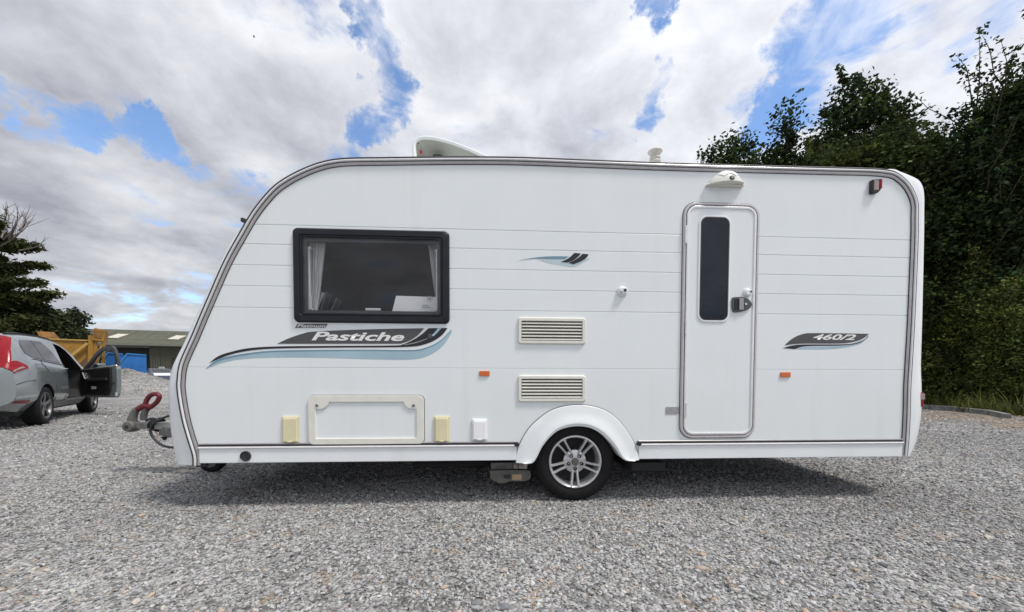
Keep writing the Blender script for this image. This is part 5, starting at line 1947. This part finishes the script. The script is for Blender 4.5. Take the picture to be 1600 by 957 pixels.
def palette(n, base, var, seed, yellow=.0):
    r_ = np.random.default_rng(seed)
    c = np.array(base) * r_.lognormal(0, var, (n, 1)) * r_.normal(1, .06, (n, 3))
    y = r_.random(n) < yellow
    c[y] *= np.array([1.6, 1.35, .9])
    return np.clip(c, .004, .4)


def clumpcols(ci, nclump, base, var, seed):
    r_ = np.random.default_rng(seed)
    k = r_.lognormal(0, var, nclump)
    hue = r_.normal(0, .10, nclump)
    c = np.array(base)[None] * k[ci][:, None]
    c = c * np.stack([1 + hue[ci] * 1.2, 1 + hue[ci] * .4, 1 - hue[ci] * .5], 1)
    return np.clip(c * r_.lognormal(0, .22, (len(ci), 1)), .004, .35)


def tree(name, label, base, lobes, nleaf, size, colour, seed, group, trunk_r=.16, shoots=26, clump=.36, cat='tree', trunk_top=None, var=.45, shootlen=(.5, 1.3)):
    """lobes: (x,y,z,rx,ry,rz) offsets from the base"""
    r_ = np.random.default_rng(seed)
    root = empty(name, base)
    tag(root, label, cat, group)
    vol = np.array([l[3] * l[4] * l[5] for l in lobes]); vol = vol ** .85; vol /= vol.sum()
    cl = []
    for l, w in zip(lobes, vol):
        k = max(6, int(w * nleaf / 58))
        d = r_.normal(0, 1, (k, 3)); d /= np.linalg.norm(d, axis=1, keepdims=True)
        rad = r_.uniform(.35, 1.0, (k, 1)) ** .6 * (1 + r_.normal(0, .10, (k, 1)))
        cl.append(np.array(l[:3]) + d * rad * np.array(l[3:]))
    cl = np.concatenate(cl)
    cl = cl[cl[:, 2] > .25]
    # shoots stand out of the outline, each a string of small clumps
    top = max(l[2] + l[5] for l in lobes)
    tw = MB()
    sh_pts = []
    for _ in range(shoots):
        l = lobes[r_.choice(len(lobes), p=vol)]
        d = r_.normal(0, 1, 3); d[2] = abs(d[2]) + .5; d /= np.linalg.norm(d)
        p = np.array(l[:3]) + d * np.array(l[3:]) * .85
        dd = d * .7 + np.array([0, 0, .7]) + r_.normal(0, .25, 3); dd /= np.linalg.norm(dd)
        ln = r_.uniform(*shootlen)
        q = [p + dd * ln * t + r_.normal(0, .04, 3) for t in (0, .35, .7, 1.0)]
        tw.tube(q, [.02, .015, .010, .005], 5)
        for t in np.linspace(.1, 1, 7):
            sh_pts.append(p + dd * ln * t)
    sh_pts = np.array(sh_pts) if shoots else np.zeros((0, 3))
    nshoot = int(nleaf * .10) if shoots else 0
    ci = r_.integers(0, len(cl), nleaf - nshoot)
    pos = cl[ci] + np.clip(r_.normal(0, 1, (len(ci), 3)), -1.6, 1.6) * np.array([clump, clump, clump * .7])
    cols = clumpcols(ci, len(cl), colour, var, seed + 1)
    if nshoot:
        si = r_.integers(0, len(sh_pts), nshoot)
        pos = np.concatenate([pos, sh_pts[si] + np.clip(r_.normal(0, .075, (nshoot, 3)), -.13, .13)])
        cols = np.concatenate([cols, clumpcols(si, len(sh_pts), colour, var, seed + 2)])
    ok = pos[:, 2] > .05
    leaves('crown', pos[ok], np.array([0, 0, .8]), size, cols[ok], root, seed + 3)
    # trunk, limbs
    tt = trunk_top or max(l[2] for l in lobes)
    t_ = MB()
    path = [Vector((0, 0, -.05))] + [Vector((r_.normal(0, .06) * k, r_.normal(0, .06) * k, tt * k / 5)) for k in range(1, 6)]
    t_.tube(path, [trunk_r * 1.25] + [trunk_r * (1 - .16 * k) for k in range(1, 6)], 9)
    trunk_o = t_.build('trunk', BARK, root, 60)
    lm = MB()
    sel = r_.choice(len(cl), min(len(cl), 46), replace=False)
    for i in sel:
        e = Vector(cl[i])
        h = min(max(e.z * r_.uniform(.35, .7), tt * .12), tt * .95)
        k_ = h / tt * 5
        j = min(int(k_), 4)
        s0 = path[j].lerp(path[j + 1], k_ - j) if j + 1 < len(path) else path[-1]
        mid = s0.lerp(e, .5) + Vector((0, 0, -.1 + r_.normal(0, .12)))
        rr0 = trunk_r * r_.uniform(.18, .34)
        lm.tube(catmull([s0, mid, e], 3), [rr0 * (1 - .13 * q_) for q_ in range(7)], 6)
    lm.v += []
    lm.build('limb', BARK, root, 60)
    if shoots:
        tag(tw.build('twig', BARK, root, 0), kind='stuff')
    return root


DKG = (.030, .048, .017)
MDG = (.044, .062, .018)
BRG = (.095, .122, .032)
OLV = (.050, .064, .018)
G1 = 'trees along the right edge of the yard'


def toplobe(px, py, Y, X0):
    p = at(px, py, Y)
    return p


def mk_tree(label, px, Y, toppy, hw_px, nleaf, size, col, seed, lobes_rel=None, **kw):
    b_ = at(px, 600, Y); b_.z = 0
    zt = at(px, toppy, Y).z
    hw = hw_px / F * Y
    r_ = random.Random(seed)
    if lobes_rel is None:
        lobes_rel = []
        for k in range(9):
            f = .22 + .66 * k / 8
            wv = hw * (1.05 - .75 * max(0, f - .45) / .5) * r_.uniform(.7, 1.05)
            lobes_rel.append((r_.uniform(-.45, .45) * hw, r_.uniform(-.4, .4) * hw, zt * f, wv * .62, wv * .62, zt * r_.uniform(.10, .16)))
    else:
        lobes_rel = [(a * hw, b * hw, c * zt, d * hw, e * hw, f * zt) for a, b, c, d, e, f in lobes_rel]
    return tree('tree', label, b_, lobes_rel, nleaf, size, col, seed, G1, **kw)


conic = [(0, 0, .93, .22, .22, .06), (-.12, .1, .80, .38, .38, .09), (.25, -.1, .72, .38, .4, .09), (-.35, 0, .62, .45, .5, .10), (.38, .1, .55, .5, .5, .10), (0, -.2, .48, .7, .6, .12), (-.4, .1, .36, .62, .6, .12), (.4, 0, .30, .62, .6, .12), (0, 0, .18, .85, .8, .12)]
small_top = [(-.55, 0, .90, .28, .3, .05), (.1, .1, .95, .3, .3, .05), (.55, 0, .90, .32, .3, .06), (-.2, -.1, .80, .6, .5, .08), (.35, .1, .74, .6, .6, .1), (0, 0, .58, .9, .8, .14), (0, 0, .35, .95, .8, .16)]
mk_tree('smallest dark tree whose top shows just above the caravan roof', 1138, 21, 205, 50, 24000, .125, DKG, 21, small_top, shoots=40, clump=.36, shootlen=(.3, .9))
mk_tree('dark pointed tree between the smallest tree and the tall forked one', 1222, 18.5, 160, 54, 40000, .112, DKG, 22, conic, shoots=50, clump=.34, shootlen=(.3, .8))
mk_tree('tall dark tree with a forked crown above the caravan roof right of the door', 1330, 16, 118, 86, 66000, .10, DKG, 23,
        [(-.15, 0, .94, .26, .3, .05), (.22, .1, .92, .22, .3, .05), (-.45, .1, .84, .30, .3, .07), (.62, 0, .86, .28, .3, .07), (.05, -.1, .82, .42, .4, .09), (-.35, 0, .70, .5, .5, .1), (.5, .1, .70, .5, .5, .1), (0, 0, .58, .8, .7, .12), (-.3, 0, .42, .8, .8, .13), (.4, 0, .34, .8, .8, .13), (0, 0, .18, .95, .9, .13)], shoots=70, clump=.30, shootlen=(.3, .8))
mk_tree('lighter green leafy tree just behind the caravan rear corner', 1420, 13.2, 205, 88, 64000, .085, MDG, 24, small_top, shoots=50, clump=.32)
mk_tree('olive green bushy tree below the tall forked crown, just over the caravan roof', 1305, 13.6, 225, 62, 36000, .085, OLV, 25, small_top, shoots=30, clump=.3)
mk_tree('large dark tree with long loose shoots at the right edge', 1540, 12.2, 108, 100, 90000, .08, DKG, 26,
        [(.35, 0, .90, .35, .3, .06), (-.25, 0, .84, .28, .3, .06), (.75, .1, .95, .3, .3, .06), (.1, 0, .80, .42, .4, .08), (.6, 0, .80, .5, .5, .09), (-.5, 0, .72, .35, .4, .08), (0, 0, .66, .7, .6, .1), (.6, 0, .60, .6, .6, .11), (-.45, 0, .54, .6, .6, .1), (.1, 0, .46, .9, .8, .12), (-.3, 0, .32, .8, .8, .13), (.5, 0, .28, .8, .8, .14), (0, 0, .15, 1.0, .9, .12)], shoots=130, clump=.25, shootlen=(.8, 2.5))
mk_tree('broad dark tree standing half outside the right edge', 1640, 11.4, 40, 84, 40000, .085, DKG, 27, [(-.2, 0, .92, .34, .34, .07), (.3, 0, .88, .4, .4, .08), (-.5, .1, .80, .40, .4, .08), (.1, -.1, .74, .6, .6, .1), (-.3, 0, .6, .7, .6, .12), (.4, 0, .5, .8, .7, .14), (-.2, 0, .34, .9, .8, .14), (.1, 0, .17, .95, .9, .13)], shoots=80, clump=.30, shootlen=(.6, 1.5))

# undergrowth: shrubs in front of the trees
G2 = 'shrubs along the foot of the trees'


def shrub(label, px, Y, toppy, hw_px, nleaf, size, col, seed):
    b_ = at(px, 600, Y); b_.z = 0
    zt = at(px, toppy, Y).z
    hw = hw_px / F * Y
    lob = [(0, 0, zt * .82, hw * .45, hw * .45, zt * .14), (-hw * .45, 0, zt * .66, hw * .45, hw * .45, zt * .16), (hw * .45, .1, zt * .64, hw * .5, hw * .5, zt * .18), (0, -.1, zt * .46, hw * .85, hw * .7, zt * .2), (0, 0, zt * .2, hw * .95, hw * .8, zt * .2)]
    tree('shrub', label, b_, lob, nleaf, size, col, seed, G2, trunk_r=.05, shoots=70, clump=.15, cat='shrub', var=.5, shootlen=(.3, .8))


shrub('fresh green shrub beside the caravan tail', 1462, 12.4, 440, 46, 34000, .05, BRG, 41)
shrub('tall fresh green shrub right of the caravan tail, between two lower ones', 1520, 11.6, 400, 52, 44000, .05, BRG, 42)
shrub('fresh green shrub touching the right edge of the view', 1585, 10.6, 425, 56, 44000, .048, BRG, 43)

# weeds and grass along the edging
r_ = np.random.default_rng(77)
n = 5200
Yw = r_.uniform(8.0, 16.0, n)
Xw = 11.5 + Yw * .105 + r_.normal(0, .22, n) + .25 * np.sin(Yw * 1.7)
hgt = r_.gamma(2.2, .085, n) + .05
lean = r_.normal(0, .35, (n, 2)) * hgt[:, None]
wd = r_.uniform(.006, .02, n)
ang = r_.uniform(0, 6.28, n)
b0 = np.stack([Xw - np.cos(ang) * wd, Yw - np.sin(ang) * wd, np.zeros(n)], 1)
b1 = np.stack([Xw + np.cos(ang) * wd, Yw + np.sin(ang) * wd, np.zeros(n)], 1)
m1 = np.stack([Xw + lean[:, 0] * .4 + np.cos(ang) * wd, Yw + lean[:, 1] * .4, hgt * .6], 1)
m0 = np.stack([Xw + lean[:, 0] * .4 - np.cos(ang) * wd, Yw + lean[:, 1] * .4, hgt * .6], 1)
tp = np.stack([Xw + lean[:, 0], Yw + lean[:, 1], hgt], 1)
vv = np.stack([b0, b1, m1, m0, tp], 1).reshape(-1, 3)
bi = (np.arange(n) * 5)[:, None]
ff = np.concatenate([bi + np.array([[0, 1, 2]]), bi + np.array([[0, 2, 3]]), bi + np.array([[3, 2, 4]])])
wc = palette(n, (.085, .105, .032), .35, 5, .3)
tag(np_mesh('weeds', vv, ff, LEAF, np.repeat(wc, 5, 0)), 'rough grass and weeds growing along the foot of the shrubs', 'weeds', kind='stuff')

# grey edging timbers in a line
ends = [(1438, 636.5), (1497, 641), (1549, 646.5), (1575, 652)]
labs = ['weathered grey edging board nearest the caravan tail', 'weathered grey edging board, middle one of the row', 'short weathered grey edging board sunk under the right hand weeds']


def gpt(px, py, z=0.0):
    d = ray(px, py)
    return Vector((0, 0, CAMH)) + d * ((z - CAMH) / d.z)


for k in range(3):
    a_, b_ = gpt(ends[k][0] + 1, ends[k][1] + 2.5), gpt(ends[k + 1][0] - 1, ends[k + 1][1] + 2.5)
    L_ = (b_ - a_).length
    o = MB().box(0, L_, -.06, .06, .03, .16 - .01 * k).build('edging_board', TIMBER, None, 0, .008)
    o.location = a_ + Vector((0, 0, -.03))
    d = b_ - a_
    o.rotation_euler = (0, 0, math.atan2(d.y, d.x))
    tag(o, labs[k], 'edging board', 'grey edging boards')
# bare sandy soil strip between the boards and the gravel
sm = MB()
rr1, rr2 = [], []
random.seed(8)
low = [(1425, 652), (1445, 656), (1470, 654.5), (1490, 658), (1515, 656), (1535, 660), (1550, 665), (1575, 668), (1600, 672), (1640, 690), (1700, 715)]
upp = [(1425, 636), (1445, 638), (1470, 640), (1490, 641), (1515, 643), (1535, 645), (1550, 647), (1575, 650), (1600, 653), (1640, 662), (1700, 680)]
lo_ = catmull([gpt(*p, .004) for p in low], 6)
up_ = catmull([gpt(*p, .004) for p in upp], 6)
for k, (a_, b_) in enumerate(zip(lo_, up_)):
    j = (a_ - b_) * random.uniform(-.22, .22)
    mid = a_.lerp(b_, .5)
    rr1.append((a_.x + j.x, a_.y + j.y, .004)); rr2.append((b_.x + .5, b_.y + .3, .004))
sm.loft([rr1, rr2], closed=False)
tag(sm.build('soil', SOIL, None, 0), kind='structure')

# ---------------- trees at the left
G3 = 'trees beyond the car'


def conifer(label, px, Y, toppy, hw_px, seed, nleaf, col, cone=1.0):
    b_ = at(px, 600, Y); b_.z = 0
    zt = at(px, toppy, Y).z
    hw = hw_px / F * Y
    r_ = np.random.default_rng(seed)
    root = empty('conifer_tree', b_)
    tag(root, label, 'tree', G3)
    br = MB()
    cpts = []
    nb = 64
    for k in range(nb):
        z0 = zt * (.06 + .90 * (k + r_.random()) / nb)
        a_ = r_.uniform(0, 6.28)
        ln = hw * (1 - (z0 / zt) ** 1.5 * cone) * r_.uniform(.55, 1.1) + .3
        pts = []
        for t in np.linspace(0, 1, 6):
            pts.append(Vector((math.cos(a_) * ln * t, math.sin(a_) * ln * t, z0 + ln * (.10 * t + .12 * t * t) + r_.normal(0, .03))))
        br.tube(pts, [.05, .04, .03, .022, .015, .006], 5)
        for t in np.linspace(.28, 1.0, 12):
            for s_ in range(3):
                i = min(int(t * 5), 4)
                p = pts[i].lerp(pts[i + 1], t * 5 - i)
                side = Vector((-math.sin(a_), math.cos(a_), 0)) * r_.normal(0, .28) * ln * .55 * (1.15 - t)
                cpts.append(np.array(p + side) + r_.normal(0, .06, 3))
    cpts = np.array(cpts)
    ci = r_.integers(0, len(cpts), nleaf)
    pos = cpts[ci] + r_.normal(0, 1, (nleaf, 3)) * np.array([.24, .24, .09])
    cols = clumpcols(ci, len(cpts), col, .34, seed + 1)
    leaves('crown', pos, np.array([0, 0, 1.5]), .13, cols, root, seed + 2, elong=2.6)
    MB().tube([(0, 0, -.05), (.05, 0, zt * .5), (0, .05, zt * .97)], [.32, .2, .04], 9).build('trunk', BARK, root, 60)
    br.build('limb', BARK, root, 60)
    return root, zt


ct, ctz = conifer('tall dark conifer with bare branches at its top, at the left edge', -18, 24, 322, 84, 61, 60000, (.058, .070, .024), .60)
# bare branches at the top of it
bb = MB()
r_ = np.random.default_rng(4)
o0 = Vector(ct.location)
for (pa, pb, pc) in (((0, 385), (22, 372), (46, 345)), ((10, 378), (30, 365), (42, 330)), ((5, 375), (25, 352), (28, 320)), ((-4, 372), (8, 345), (12, 321)), ((12, 372), (34, 362), (49, 344)), ((2, 372), (14, 340), (5, 324)), ((18, 368), (26, 350), (34, 335)), ((30, 392), (50, 388), (68, 382)), ((30, 360), (38, 352), (40, 336))):
    a_, b_, c_ = (at(*p, 24 + r_.normal(0, .3)) - o0 for p in (pa, pb, pc))
    bb.tube(catmull([a_, b_, c_], 5), [.05 * (1 - .085 * q_) for q_ in range(11)], 6)
    for _ in range(5):
        t = r_.uniform(.3, .9)
        s_ = a_.lerp(c_, t) + (b_ - a_.lerp(c_, .5)) * (1 - abs(2 * t - 1))
        e_ = s_ + Vector((r_.normal(.1, .3), r_.normal(0, .3), r_.uniform(.3, .9)))
        bb.tube([s_, s_.lerp(e_, .5) + Vector((r_.normal(0, .05), 0, 0)), e_], [.018, .013, .004], 5)
bb.build('bare_branch', DEADWOOD, ct, 60)


def ltree(label, px, Y, toppy, hw_px, nleaf, col, seed, lob=None):
    b_ = at(px, 600, Y); b_.z = 0
    zt = at(px, toppy, Y).z
    hw = hw_px / F * Y
    lob = lob or [(0, 0, .85, .35, .35, .10), (-.5, 0, .72, .42, .4, .12), (.45, 0, .70, .42, .4, .12), (0, 0, .58, .8, .6, .16), (-.5, 0, .42, .6, .6, .14), (.5, 0, .42, .6, .6, .14), (0, 0, .28, .85, .7, .14)]
    tree('tree', label, b_, [(a * hw, b * hw, c * zt, d * hw, e * hw, f * zt) for a, b, c, d, e, f in lob], nleaf, .17, col, seed, G3, shoots=46, clump=.34, trunk_r=.14, shootlen=(.4, 1.0))


ltree('dark leafy tree leaning out beside the tall conifer', 46, 25.5, 452, 34, 15000, (.042, .052, .022), 71)
ltree('low ragged dark tree just behind the yellow hopper', 82, 29, 482, 34, 14000, (.042, .052, .022), 72)
ltree('lowest thin tree in front of the barn roof end', 118, 33, 486, 20, 6000, (.034, .046, .024), 73, [(-.3, 0, .86, .5, .5, .10), (.4, 0, .92, .35, .4, .07), (-.5, 0, .68, .6, .5, .14), (.2, 0, .66, .5, .5, .12), (0, 0, .45, .8, .6, .2)])
ltree('dark tree behind the roof of the silver car', 20, 28, 470, 40, 15000, (.042, .052, .022), 74)
